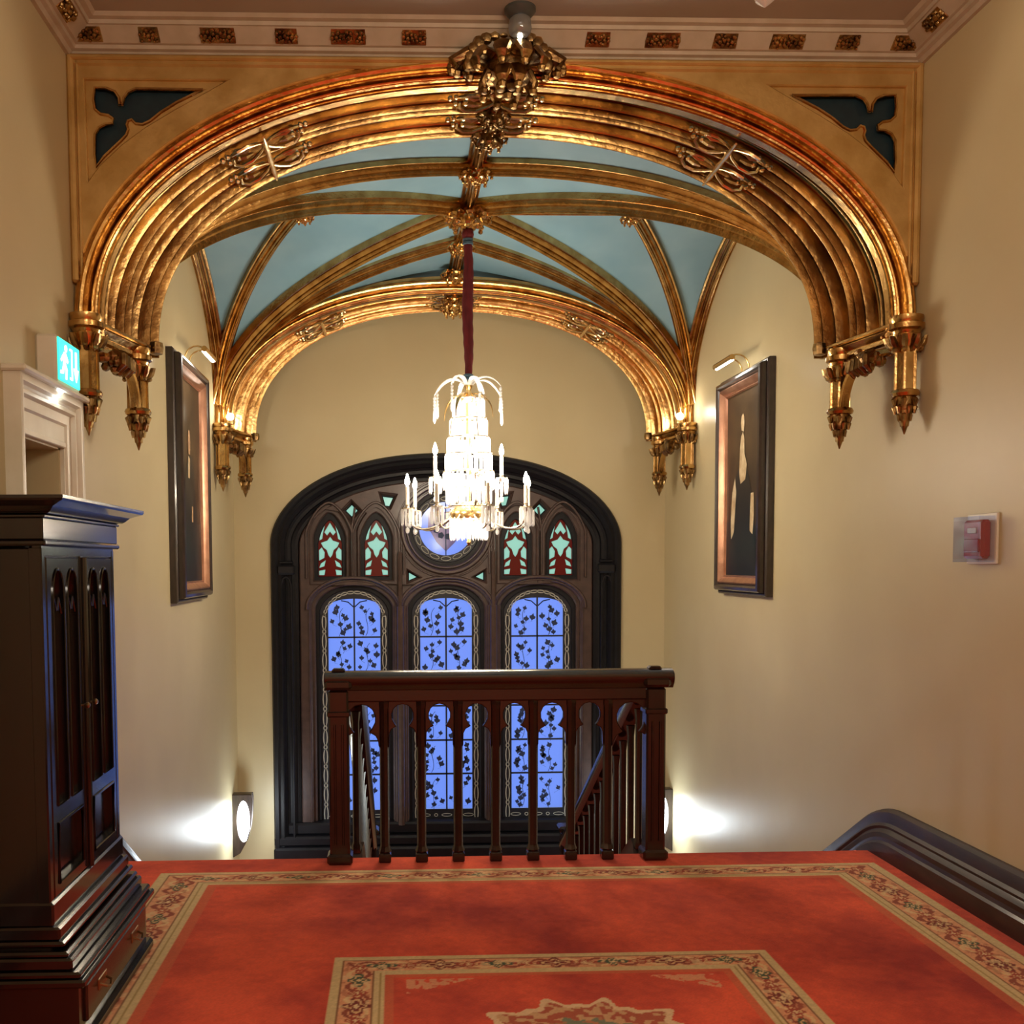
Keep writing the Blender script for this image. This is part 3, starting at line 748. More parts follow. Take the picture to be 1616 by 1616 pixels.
for x in (cxs[0], cxs[-1]):
    b = MB(); w = .052
    b.bbox(x-w, x+w, BY-w, BY+w, .013, .94, .01)
    b.bbox(x-w-.015, x+w+.015, BY-w-.015, BY+w+.015, .0135, .07, .012)
    for zz in (.80,): b.bbox(x-w-.008, x+w+.008, BY-w-.008, BY+w+.008, zz, zz+.03, .006)
    b.bbox(x-w-.02, x+w+.02, BY-w-.035, BY+w+.035, .945, 1.0, .015); b.bbox(x-.035, x+.035, BY-.035, BY+.035, 1.03, 1.052, .010)
    for dx in (-.02, .02): b.tube([(x+dx, BY-w-.002, .12), (x+dx, BY-w-.002, .76)], .006, 6)
    b.build('newel_post', M['wood2'], bal)
for i in range(8):
    x0, x1 = cxs[i]+.02, cxs[i+1]-.02; b = MB()
    h = trefoil_hole(x0, x1, .865, .66)
    lp = [(x0, .87), (x1, .87), (x1, .655)]+[(h[14+0][0]+.004, .655)]
    xs0, xs1 = x0+(x1-x0)*.055, x1-(x1-x0)*.055
    # outline with open-bottom trefoil
    w = (x1-x0)/2; c = (x0+x1)/2; zt = .862
    L = [(c-w, .88), (c+w, .88), (c+w, .62), (c+w*.90, .64), (c+w*.88, zt-w*2.0), (c+w*.74, zt-w*1.72), (c+w*.40, zt-w*1.52)]
    for k in range(11):
        a = -.72+(PI+1.44)*k/10; L.append((c+w*.74*math.cos(a), zt-w*.80+w*.78*math.sin(a)))
    L += [(c-w*.40, zt-w*1.52), (c-w*.74, zt-w*1.72), (c-w*.88, zt-w*2.0), (c-w*.90, .64), (c-w, .62)]
    b.plate([L], .026, lambda x, y, z: (x, BY+z, y), .004); b.build('arch_tracery', M['wood2'], bal, 25)
# raking railings beside the stairs
for sg, X in ((-1, -.235), (1, 1.325)):
    rk = empty('stair_railing', (X, YE, 0), 'dark wooden railing sloping down beside the %s flight, behind the landing railing' % ('left' if sg < 0 else 'right'), 'railing')
    sl = -RISE/RUN; L = 2.55
    b = MB(); b.sweep([(X, BY+.05, .90), (X, BY+L, .90+sl*(L-.05))], rail_prof(.05), (1,0,0), inward=(X, BY, 9)); b.build('handrail', M['wood2'], rk)
    b = MB(); b.sweep([(X, YE-.02, -.16), (X, BY+L, -.16+sl*(L-.05))], [(-.03,0),(-.035,.03),(-.03,.24),(-.04,.27),(.04,.27),(.03,.24),(.035,.03),(.03,0)], (1,0,0), inward=(X, BY, 9)); b.build('string_board', M['wood'], rk)
    for k in range(12):
        y = YE+.1+k*.195; z = sl*(y-YE); b = MB(); b.lathe([(.027, z+.08), (.027, z+.12), (.02, z+.14), (.02, z+.80), (.027, z+.86)], (X, y, 0), 8); b.build('baluster', M['wood2'], rk)
    y = BY+L; z = sl*(y-YE); b = MB(); b.bbox(X-.055, X+.055, y-.055, y+.055, -1.7, z+1.05, .01); b.bbox(X-.075, X+.075, y-.075, y+.075, z+1.05, z+1.10, .015); b.build('newel_post', M['wood2'], rk)
# skirtings that turn into wall strings
def skirt(name, xw, sg):
    pts = [(xw, -3, 0), (xw, 5.25, 0)]
    for i in range(9):
        t = i/8; pts.append((xw, 5.25+.30*t, -.5*.189*t*t*1.0*1.0))
    y, z = pts[-1][1], pts[-1][2]
    pts += [(xw, y+2.5, z-2.5*.63)]
    pr = [(0,-.02),(.085,-.02),(.085,.10),(.075,.112),(.070,.13),(.072,.155),(.060,.165),(.052,.175),(.058,.19),(.045,.205),(.040,.235),(.030,.26),(.012,.275),(0,.278)]
    b = MB(); b.sweep(pts, [(-sg*u, v) for u, v in pr], (1,0,0), inward=(xw, 4, 30)); 
    return struct(name, b, M['skirt'], smooth=20)
skirt('baseboard_right', XR, 1); 
b = MB(); b.box(0,0,0,0,0,0)
skirt('baseboard_left', XL, -1)

# ------------------------------------------------------------------ carpet with woven borders
def hx(r, g, b_): return np.array(lin(r, g, b_)[:3])
def carpet():
    x0, x1, y0, y1 = XL+.01, XR-.01, 3.25, YE+.012
    st = .0068; nx = int((x1-x0)/st); ny = int((y1-y0)/st)
    xs = np.linspace(x0, x1, nx); ys = np.linspace(y0, y1, ny); X, Y = np.meshgrid(xs, ys)
    red = hx(236,90,56); red2 = hx(160,34,26)
    rs = np.random.RandomState(1)
    def noise(s):
        g = rs.rand(int((y1-y0)/s)+3, int((x1-x0)/s)+3); a = (Y-y0)/s; c = (X-x0)/s; i = a.astype(int); j = c.astype(int); fa = a-i; fc = c-j
        fa = fa*fa*(3-2*fa); fc = fc*fc*(3-2*fc)
        return (g[i,j]*(1-fa)+g[i+1,j]*fa)*(1-fc)+(g[i,j+1]*(1-fa)+g[i+1,j+1]*fa)*fc
    nz = np.clip((.5*noise(.45)+.35*noise(.15)+.15*noise(.03)-.5)*1.7+.5, 0, 1)
    nf = noise(.012)
    col = red[None,None,:]*(1-nz[...,None])*1.0+red2[None,None,:]*nz[...,None]
    def border(xa, xb, yt, w, wt, cream, cream2):
        nonlocal col
        # signed distance inside the band, with bands of width w at the sides and wt at the top
        dl = (X-xa)/w; dr = (xb-X)/w; dt = (yt-Y)/wt
        inside = (dl > 0) & (dr > 0) & (dt > 0)
        d = np.minimum(np.minimum(dl, dr), dt)
        m = inside & (d < 1)
        top = (d == dt)
        u = np.where(top, X-(xa+xb)/2, Y-yt)
        q = d
        base = hx(222,158,118)*(.9+.2*nf[...,None])
        c = base.copy()
        per = .46; ph = (u/per) % 1.0
        t = (q-.5)*2                                   # -1..1 across
        tc = t/.62
        # scrolling vine
        vine = np.abs(tc-.62*np.sin(2*PI*u/(per/2)))*1.0
        vm = (vine < .16); c[vm] = hx(150,70,48)
        v2 = np.abs(tc+.62*np.sin(2*PI*u/(per/2))) < .14; c[v2] = hx(226,190,140)
        # rosettes
        for k, (p0, cc, rr) in enumerate(((.0, hx(120,34,26), .052), (.5, hx(66,84,62), .042), (.25, hx(168,66,44), .034), (.75, hx(168,66,44), .034))):
            du = ((ph-p0+.5) % 1-.5)*per; dv = t*w*.5
            ang = np.arctan2(dv, du); r = np.hypot(du*.8, dv*1.15); R_ = rr*(1+.28*np.cos(4*ang))
            mm = r < R_; c[mm] = cc
            mm = (r < R_*.72) & (r > R_*.55); c[mm] = hx(222,180,130)
            mm = r < R_*.25; c[mm] = hx(226,196,150)
        lf = noise(.03); mm = (lf > .80); c[mm] = c[mm]*.45+.55*hx(168,84,58)
        mm = (lf < .2); c[mm] = c[mm]*.4+.6*hx(228,196,150)
        e = (q < .17) | (q > .80)
        c[e] = (cream*(1-.15*nf[...,None]))[e]
        e = ((q > .17) & (q < .20)) | ((q > .77) & (q < .80)); c[e] = hx(132,84,50)
        e = ((q > .885) & (q < .91)); c[e] = cream2
        col = np.where(m[...,None], c, col)
        h = inside & (d >= 1) & (d < 1.16); col = np.where(h[...,None], col*.35+.65*hx(206,104,66), col)
    border(-1.235, 2.505, 5.255, .283, .205, hx(218,192,142), hx(168,138,84))
    border(-.262, 1.497, 4.07, .205, .18, hx(218,192,142), hx(168,138,84))
    # corner sprigs and central medallion of the inner field
    def blob(cx, cy, fx, fy, cc, thr=.5):
        nonlocal col
        dx = (X-cx)*fx; dy = (Y-cy)*fy
        return dx, dy
    nn = noise(.022)
    for cx, sg in ((.02, 1), (1.21, -1)):
        dx = (X-cx)*sg; dy = (3.84-Y)
        m = (dx > 0) & (dx < .26) & (dy > 0) & (dy < .135*(1-dx/.27)+.0) & (dy > -.0)
        m &= ((nn > .42) | (np.abs(dy-.07*(1-dx/.27)-.015*np.sin(dx*70)) < .008))
        col = np.where(m[...,None], hx(222,150,112)[None,None,:], col)
    dx = X-.635; dy = Y-3.30
    ang = np.arctan2(dy, dx); r = np.hypot(dx/1.25, dy); R_ = .31*(1+.09*np.cos(10*ang)+.05*np.cos(20*ang))
    m = r < R_; cm = np.where((nn > .5)[...,None], hx(206,160,118), hx(176,84,58)); col = np.where(m[...,None], cm, col)
    m = (r < R_) & (r > R_*.9); col = np.where(m[...,None], hx(224,190,150), col)
    m = (r < R_*.55); cm = np.where((nn > .45)[...,None], hx(120,128,104), hx(186,120,86)); col = np.where(m[...,None], cm, col)
    col = col*(.92+.16*rs.rand(ny, nx))[...,None]
    vs = np.stack([X.ravel(), Y.ravel(), .012+0*X.ravel()], 1)
    idx = np.arange(nx*ny).reshape(ny, nx)
    fs = np.stack([idx[:-1,:-1].ravel(), idx[:-1,1:].ravel(), idx[1:,1:].ravel(), idx[1:,:-1].ravel()], 1)
    n0 = len(vs)
    ex = np.array([[x0,-2.98,.012],[x1,-2.98,.012],[x1,y0,.012],[x0,y0,.012],[x0,y1,-.10],[x1,y1,-.10],[x0,y1,.012],[x1,y1,.012]])
    ef = np.array([[n0,n0+1,n0+2,n0+3],[n0+4,n0+5,n0+7,n0+6]])
    me = bpy.data.meshes.new('carpet'); allv = np.vstack([vs, ex]); allf = np.vstack([fs, ef])
    me.vertices.add(len(allv)); me.vertices.foreach_set('co', allv.astype(np.float32).ravel())
    me.loops.add(len(allf)*4); me.loops.foreach_set('vertex_index', allf.astype(np.int32).ravel())
    me.polygons.add(len(allf)); me.polygons.foreach_set('loop_start', np.arange(0, len(allf)*4, 4, dtype=np.int32))
    me.update(calc_edges=True); me.validate()
    at = me.color_attributes.new('pattern', 'FLOAT_COLOR', 'POINT')
    cc = np.ones((len(allv), 4), np.float32); cc[:n0,:3] = col.reshape(-1,3); cc[n0:,:3] = red
    at.data.foreach_set('color', cc.ravel())
    m = bpy.data.materials.new('woven_carpet'); m.use_nodes = True; N = m.node_tree.nodes; L = m.node_tree.links
    bs = N['Principled BSDF']; bs.inputs['Roughness'].default_value = .95; bs.inputs['Specular IOR Level'].default_value = .1
    bs.inputs['Sheen Weight'].default_value = .15
    a = N.new('ShaderNodeAttribute'); a.attribute_name = 'pattern'; L.new(a.outputs['Color'], bs.inputs['Base Color'])
    nz = N.new('ShaderNodeTexNoise'); nz.inputs['Scale'].default_value = 220; bp = N.new('ShaderNodeBump'); bp.inputs['Strength'].default_value = .35; bp.inputs['Distance'].default_value = .004
    tc = N.new('ShaderNodeTexCoord'); L.new(tc.outputs['Object'], nz.inputs['Vector']); L.new(nz.outputs['Fac'], bp.inputs['Height']); L.new(bp.outputs['Normal'], bs.inputs['Normal'])
    me.materials.append(m)
    o = bpy.data.objects.new('carpet', me); C.objects.link(o)
    tag(o, 'red fitted carpet with cream and pink floral borders covering the landing floor', 'carpet')
carpet()

# ------------------------------------------------------------------ doorway, exit sign
dr = empty('door_1', (XL, (D0+D1)/2, 0), kind='structure')
A0, A1, AZ = 4.28, 5.12, 2.40
def arch_frame(b, inset, x, th, wd):
    o0, o1, oz = A0+inset, A1-inset, AZ-inset
    y0, y1, z1 = o0, o1, oz
    b.bbox(XL-.02, x, y0, y0+wd, 0, z1, .006); b.bbox(XL-.02, x, y1-wd, y1, 0, z1, .006); b.bbox(XL-.02, x, y0, y1, z1-wd, z1, .006)
b = MB(); vs = []; fs = []
AP = [(0,0),(0,.07),(.012,.075),(.035,.07),(.045,.05),(.055,.045),(.065,.055),(.08,.055),(.09,.035),(.13,.03),(.14,.02),(.15,.02),(.15,0)]; m = len(AP)
for (y, z, sy, sz) in ((A0,0,1,0), (A0,AZ,1,-1), (A1,AZ,-1,-1), (A1,0,-1,0)):
    for (w, d) in AP: vs.append((XL+d, y+sy*w, z+sz*w))
for i in range(3):
    for k in range(m-1): fs.append((i*m+k, i*m+k+1, (i+1)*m+k+1, (i+1)*m+k))
b.add(vs, fs); b.bbox(XL-.01, XL+.022, D0, D1, DZ, DZ+.09, .004); b.bbox(XL-.01, XL+.03, D0+.0, D1, DZ-.012, DZ+.015, .004); b.bbox(XL-.01, XL+.10, A0-.02, A1+.02, AZ-.005, AZ+.022, .008)
b.build('architrave', M['white'], dr)
b = MB(); b.box(XL-.2, XL-.0, D0-.0, D0+.02, 0, DZ); b.box(XL-.2, XL, D1-.02, D1, 0, DZ); b.box(XL-.2, XL, D0, D1, DZ-.02, DZ)
b.build('door_lining', M['wall'], dr)
b = MB(); b.bbox(XL-.26, XL-.22, D1-.02, D1+.5, 0, 2.12, .01); b.build('door_leaf', M['dark'], dr)
ex = empty('exit_sign', (XL, 4.83, 2.52), 'white box with glowing green emergency exit pictogram above the doorway', 'exit sign')
b = MB(); b.bbox(XL, XL+.095, 4.66, 4.99, 2.40, 2.63, .012); b.build('housing', M['white'], ex)
b = MB(); b.bbox(XL+.094, XL+.102, 4.675, 4.975, 2.43, 2.62, .003); b.build('green_face', M['exitgreen'], ex)
b = MB(); fm = lambda x, y, z: (XL+.1035+z, x, y)
def fp(pts, y0=4.67, z0=2.425, s=1): return [(y0+x*s, z0+y*s) for x, y in pts]
# down arrow
b.plate([fp([(.235,.17),(.255,.17),(.255,.09),(.28,.09),(.245,.03),(.21,.09),(.235,.09)])], .003, fm)
# running figure and doorway strip
b.plate([fp([(.045,.115),(.075,.14),(.10,.135),(.13,.105),(.12,.095),(.10,.112),(.09,.09),(.115,.065),(.105,.02),(.09,.02),(.095,.058),(.07,.075),(.06,.04),(.02,.035),(.02,.05),(.048,.055),(.07,.115),(.055,.105),(.035,.09),(.028,.10)])], .003, fm)
b.plate([fp([(.155,.03),(.19,.03),(.19,.17),(.155,.17),(.155,.162),(.18,.162),(.18,.04),(.155,.04)])], .003, fm)
b.plate([[(4.67+.10+.016*math.cos(t*.6), 2.425+.158+.016*math.sin(t*.6)) for t in range(10)]], .003, fm)
b.build('running_man_pictogram', M['exitwhite'], ex, 0)
b = MB(); b.sphere((XL+.05, 4.77, 2.405), .05, 14, (.8,1.3,.5)); b.build('lamp', M['spot'], ex)

# ------------------------------------------------------------------ framed portraits
def portrait(sg, y0, y1, z0, z1, label, fig):
    xw = XC+sg*HW; root = empty('portrait', (xw, (y0+y1)/2, z0), label, 'painting')
    f = lambda d: xw-sg*d
    rect = lambda a: [(xw, y0+a, z0+a), (xw, y1-a, z0+a), (xw, y1-a, z1-a), (xw, y0+a, z1-a)]
    cen = (xw, (y0+y1)/2, (z0+z1)/2)
    def frm(a, pr, m, name):
        q = MB(); vs = []; fs = []; n = len(pr)
        cy, cz = cen[1], cen[2]
        for (yy, zz) in ((y0, z0), (y1, z0), (y1, z1), (y0, z1)):
            for (w, d) in pr:
                w += a; vs.append((f(d), yy+(w if yy == y0 else -w), zz+(w if zz == z0 else -w)))
        for i in range(4):
            j = (i+1) % 4
            for k in range(n-1): fs.append((i*n+k, i*n+k+1, j*n+k+1, j*n+k))
        q.add(vs, fs); return q.build(name, m, root, 20)
    frm(0, [(0,0),(0,.045),(.012,.055),(.02,.055),(.028,.045),(.035,.05),(.035,0)], M['oldframe'], 'outer_frame')
    frm(.03, [(0,0),(0,.085),(.01,.10),(.03,.105),(.045,.095),(.05,.08),(.06,.075)], M['oldframe'], 'frame_moulding')
    frm(.085, [(0,.08),(.01,.088),(.035,.07),(.05,.05),(.058,.052),(.065,.035)], M['rosewood'], 'gilt_slip')
    q = MB(); x0, x1 = sorted((f(.0), f(.036))); q.box(x0, x1, y0+.1, y1-.1, z0+.1, z1-.1); q.build('canvas', M['umber'], root)
    H = z1-z0-.3; W = y1-y0-.3
    def shape(pts, m, name, d):
        q = MB(); k = [((y0+.15+W*a), z0+.15+H*b_) for a, b_ in pts]; q.add([(f(d), yy, zz) for yy, zz in k], [list(range(len(k)))]); return q.build(name, m, root, 0)
    fig(shape)
    # brass picture light on two arms
    q = MB(); yc = (y0+y1)/2; zt = z1+.06
    for dy in (-.08, .08): q.tube(bez((f(.03), yc+dy, z1-.01), (f(.03), yc+dy, z1+.12), (f(.16), yc+dy, z1+.13), (f(.20), yc+dy, z1+.06), 8), .006, 6)
    q.tube([(f(.20), yc-.20, zt), (f(.20), yc+.20, zt)], .022, 10)
    pl = tag(q.build('picture_light', M['brass'], None), 'brass picture light arching over the %s portrait' % ('left' if sg < 0 else 'right'), 'lamp', 'picture lights')
    q = MB(); q.tube([(f(.195), yc-.18, zt-.012), (f(.195), yc+.18, zt-.012)], .016, 8); q.build('bulb', M['spot'], pl)
    return root
def figR(s):
    s([(0,0),(1,0),(1,.30),(0,.26)], M['gown'], 'shadow', .037)
    s([(.12,.0),(.94,.0),(.9,.3),(.78,.5),(.66,.58),(.5,.60),(.38,.56),(.25,.42),(.15,.2)], M['gown'], 'gown', .038)
    s([(.62,.56),(.60,.70),(.57,.76),(.52,.78),(.48,.74),(.47,.66),(.40,.60),(.44,.52),(.58,.50)][::-1], M['pale'], 'scarf', .0395)
    s([(.50,.78),(.56,.79),(.58,.83),(.56,.87),(.52,.88),(.49,.86),(.48,.82)], M['pale'], 'head', .040)
    s([(.74,.54),(.82,.46),(.86,.30),(.84,.20),(.76,.24),(.73,.34),(.70,.46)], M['pale'], 'sleeve', .0395)
    s([(.20,.44),(.28,.44),(.30,.30),(.30,.24),(.22,.22),(.19,.32)], M['pale'], 'sleeve', .0395)
    s([(0,.4),(.14,.42),(.12,.5),(0,.5)], M['paintred'], 'drapery', .0375)
def figL(s):
    s([(0,0),(1,0),(1,.30),(0,.26)], M['gown'], 'shadow', .037)
    s([(.2,.0),(.8,.0),(.8,.3),(.7,.55),(.6,.64),(.42,.62),(.3,.5)], M['gown'], 'gown', .038)
    s([(.45,.64),(.52,.64),(.54,.70),(.52,.76),(.46,.76),(.43,.70)], M['skin'], 'head', .040)
    s([(.42,.52),(.5,.52),(.52,.62),(.44,.63)], M['pale'], 'collar', .0395)
    s([(.55,.30),(.62,.30),(.62,.38),(.56,.38)], M['skin'], 'hand', .0395)
portrait(-1, 7.28, 8.42, 1.33, 3.12, 'tall framed portrait of a figure in black on the left wall', figL)
portrait(1, 7.19, 8.27, 1.35, 3.04, 'tall framed portrait of a figure with a pale scarf on the right wall', figR)

# fire alarm call point on the right wall
ca_ = empty('fire_alarm_call_point', (XR, 4.57, 1.7), 'small red fire alarm call point under a clear cover on the right wall', 'fire alarm')
b = MB(); b.bbox(XR-.012, XR, 4.46, 4.70, 1.585, 1.815, .004); b.build('back_plate', M['white'], ca_)
b = MB(); b.bbox(XR-.055, XR-.01, 4.50, 4.66, 1.61, 1.785, .012); b.bbox(XR-.062, XR-.05, 4.52, 4.64, 1.64, 1.70, .004); b.build('red_box', M['red'], ca_)
b = MB(); b.bbox(XR-.060, XR-.052, 4.545, 4.615, 1.725, 1.75, .002); b.build('push_glass', M['white'], ca_)
gl = glass('clear_cover', (.9,.9,.9,1), .6, .07, .05, 1)
b = MB()
b.box(XR-.085, XR-.082, 4.475, 4.685, 1.595, 1.80); b.box(XR-.085, XR-.01, 4.475, 4.478, 1.595, 1.80); b.box(XR-.085, XR-.01, 4.682, 4.685, 1.595, 1.80); b.box(XR-.085, XR-.01, 4.475, 4.685, 1.797, 1.80); b.box(XR-.085, XR-.01, 4.475, 4.685, 1.595, 1.598)
b.build('clear_cover', gl, ca_, 0)

# wall sconces low on the stairwell walls
for sg in (-1, 1):
    xw = XC+sg*HW; yc = 9.78
    sc = empty('wall_light', (xw, yc, -.9), 'glowing oval wall light in a dark shield on the %s stairwell wall' % ('left' if sg < 0 else 'right'), 'wall light', 'stairwell wall lights')
    prf = [(0,-.60),(.185,-.60),(.19,-.64),(.185,-.78),(.17,-.92),(.13,-1.06),(.07,-1.17),(0,-1.21)]
    b = MB(); b.plate([[(xw-sg*a, z) for a, z in prf], [(xw-sg*(.105+.060*math.cos(t*PI/12)), -.86+.20*math.sin(t*PI/12)) for t in range(24)]], .03, lambda x, y, z: (x, yc+z, y), .004)
    b.plate([[(xw-sg*a, z) for a, z in prf]], .012, lambda x, y, z: (x, yc+.10+z, y))
    b.bbox(min(xw, xw-sg*.18), max(xw, xw-sg*.18), yc-.01, yc+.10, -.62, -.60, .004)
    b.build('shield', M['oldframe'], sc)
    b = MB(); b.sphere((xw-sg*.105, yc+.005, -.86), 1, 24, (.060,.045,.20)); b.build('diffuser', M['led'], sc)

# ------------------------------------------------------------------ ceiling fitting and near chandelier drop
dl = empty('ceiling_spotlight', (.60, 5.00, CEIL), 'small round light fitting hanging in front of the crown boss', 'spotlight')
b = MB(); b.lathe([(.075,0),(.075,-.012),(.055,-.035),(.03,-.045)], (.60, 5.0, CEIL), 20); b.build('rose', M['greyplastic'], dl)
b = MB(); b.lathe([(.028,-.03),(.05,-.05),(.055,-.09),(.05,-.11),(.04,-.12),(.01,-.122)], (.60, 5.0, CEIL), 20); b.build('glass_shade', M['smoke'], dl)
b = MB(); b.sphere((.60, 5.0, CEIL-.128), .013, 12, (1,1,.5)); b.build('bulb', M['spot'], dl)
nc = empty('crystal_chandelier', (1.08, 3.05, CEIL), 'crystal drop of a chandelier hanging from the near ceiling, cut by the top edge', 'chandelier')
b = MB(); b.lathe([(.05,0),(.05,-.02),(.008,-.04),(.008,-.60),(.05,-.62),(.16,-.66),(.17,-.70),(.10,-.78),(.03,-.86),(.008,-.88)], (1.08, 3.05, CEIL), 24); b.build('stem', M['brass'], nc)
b = MB(); b.lathe([(.004,-.875),(.016,-.895),(.006,-.905),(.012,-.915),(.030,-.94),(.035,-.965),(.027,-.99),(.008,-1.005),(.001,-1.01)], (1.08, 3.05, CEIL), 12); b.build('crystal_drop', M['crystal'], nc, 0)
for k in range(6):
    a = 2*PI*k/6; q = V((1.08+.17*math.cos(a), 3.05+.17*math.sin(a), CEIL-.62))
    b = MB(); b.sphere(q, .022, 10, (1,1,1.6)); b.build('bulb', M['flame'], nc)

# ------------------------------------------------------------------ main chandelier
CX, CY = XC, 7.60
ch = empty('crystal_chandelier', (CX, CY, 2.9), 'lit crystal chandelier with candle lamps hanging on a red sleeve over the stairs', 'chandelier')
zc = lambda py: 1.6+(890-py)/214.8
# velvet sleeved chain
b = MB(); L = []; R_ = []
for i in range(41):
    t = i/40; L.append((CX+.004*math.sin(9*t), CY, 3.93-(3.93-2.98)*t)); R_.append(.026+.014*math.sin(PI*min(1, t*1.05))**.6+.004*math.sin(t*60)*.5)
b.tube(L, R_, 14); b.build('velvet_sleeve', M['velvet'], ch)
b = MB(); b.sphere((CX, CY, 3.99), .045, 12); b.build('tassel_ball', M['velvet'], ch)
b = MB()
b.lathe([(.02,2.935),(.038,2.942),(.038,2.956),(.026,2.963),(.038,2.970),(.038,2.982),(.02,2.99)], (CX, CY, 0), 14); b.build('cord_binding', M['cord'], ch)
b = MB(); b.lathe([(.02,3.91),(.038,3.918),(.038,3.932),(.026,3.938),(.038,3.945),(.038,3.957),(.02,3.96)], (CX, CY, 0), 14); b.build('cord_binding', M['cord'], ch)
b = MB(); b.lathe([(.012,2.98),(.02,2.93),(.035,2.90),(.02,2.87),(.03,2.84),(.05,2.82),(.05,2.80),(.02,2.78),(.015,2.1),(.015,1.95)], (CX, CY, 0), 16); b.build('stem', M['brass'], ch)
# crown fronds with bead strings
fr = None
for k in range(8):
    a = 2*PI*k/8+.25; d = V((math.cos(a), math.sin(a), 0)); s_ = V((-d.y, d.x, 0)); o = V((CX, CY, 2.86))
    pts = bez(o, o+d*.05+V((0,0,.12)), o+d*.18+V((0,0,.13)), o+d*.26+V((0,0,.02 if k % 2 else -.04)), 10)
    b = MB(); b.tube(pts, [.010+.012*math.sin(PI*i/10) for i in range(11)], 6, flat=.25, up=(0,0,1)); f_ = b.build('crown_frond', M['crystal'], ch)
    b = MB(); e_ = pts[-1]
    b.tube([e_, e_+V((0,0,-.20))], .003, 5)
    for j in range(4): b.sphere(e_+V((0,0,-.02-.024*j)), .011, 7, (1,1,1.2))
    b.lathe([(.002,-.20),(.012,-.18),(.010,-.11),(.003,-.10)], e_, 6)
    b.build('bead_string', M['crystal'], f_, 0)
    b = MB(); L = bez(o+V((0,0,-.02)), o+d*.10+V((0,0,.0)), o+d*.20+V((0,0,-.06)), o+d*.20+V((0,0,-.2)), 8)
    if k % 2: b.tube(L, [.006,.012,.018,.022,.022,.018,.012,.008,.004], 6, flat=.3, up=(0,0,1)); b.build('crown_leaf', M['brass'], ch)
# tiers of prisms around the lit core
def prism(b, c, w, l):
    c = V(c); b.lathe([(.001,0),(w,-.010),(w*.9,-l+.02),(.001,-l)], c, 5)
b = MB(); rings = MB()
for (z, r, l, n) in ((2.80,.115,.13,20), (2.655,.135,.14,24), (2.52,.155,.13,26), (2.40,.17,.13,28), (2.27,.185,.13,30), (2.15,.165,.11,26), (2.02,.15,.10,0)):
    rings.tube([(CX+r*math.cos(t*PI/16), CY+r*math.sin(t*PI/16), z+.004) for t in range(32)], .007, 6, closed=True)
    for k in range(n):
        a = 2*PI*k/n; prism(b, (CX+r*math.cos(a), CY+r*math.sin(a), z), .0085, l)
tag(b.build('tier_prisms', M['crystal'], ch, 0), kind='stuff')
for k in range(4):
    a = PI/2*k+.4; 
    for (za, ra, zb_, rb) in ((2.80,.115,2.655,.135),(2.655,.135,2.52,.155),(2.52,.155,2.40,.17),(2.40,.17,2.27,.185),(2.27,.185,2.15,.165),(2.15,.165,2.02,.15),(2.80,.115,2.83,.02)):
        rings.tube([(CX+ra*math.cos(a), CY+ra*math.sin(a), za), (CX+rb*math.cos(a), CY+rb*math.sin(a), zb_)], .004, 5)
rings.build('tier_frame', M['silver'], ch)
# bottom basket fringe
pb = MB(); prism(pb, (0,0,0), .0105, .175); proto = pb.build('prism', M['crystal'], None, 0)
pm = proto.data; bpy.data.objects.remove(proto)
def pr_at(p, parent, s=1.0):
    o = bpy.data.objects.new('prism', pm); C.objects.link(o); o.parent = parent; o.location = V(p)-wloc(parent); o.scale = (s if s < 1 else 1, s if s < 1 else 1, s); return o
b = MB(); b.lathe([(.015,2.06),(.07,2.05),(.10,2.02),(.135,1.98),(.14,1.955),(.135,1.93),(.05,1.92),(.01,1.90)], (CX, CY, 0), 24)
b.lathe([(.002,1.73),(.018,1.755),(.012,1.78),(.004,1.79)], (CX, CY, 0), 8)
bowl = b.build('receiver_bowl', M['brass'], ch)
for k in range(20):
    a = 2*PI*k/20; pr_at((CX+.135*math.cos(a), CY+.135*math.sin(a), 1.945), ch)
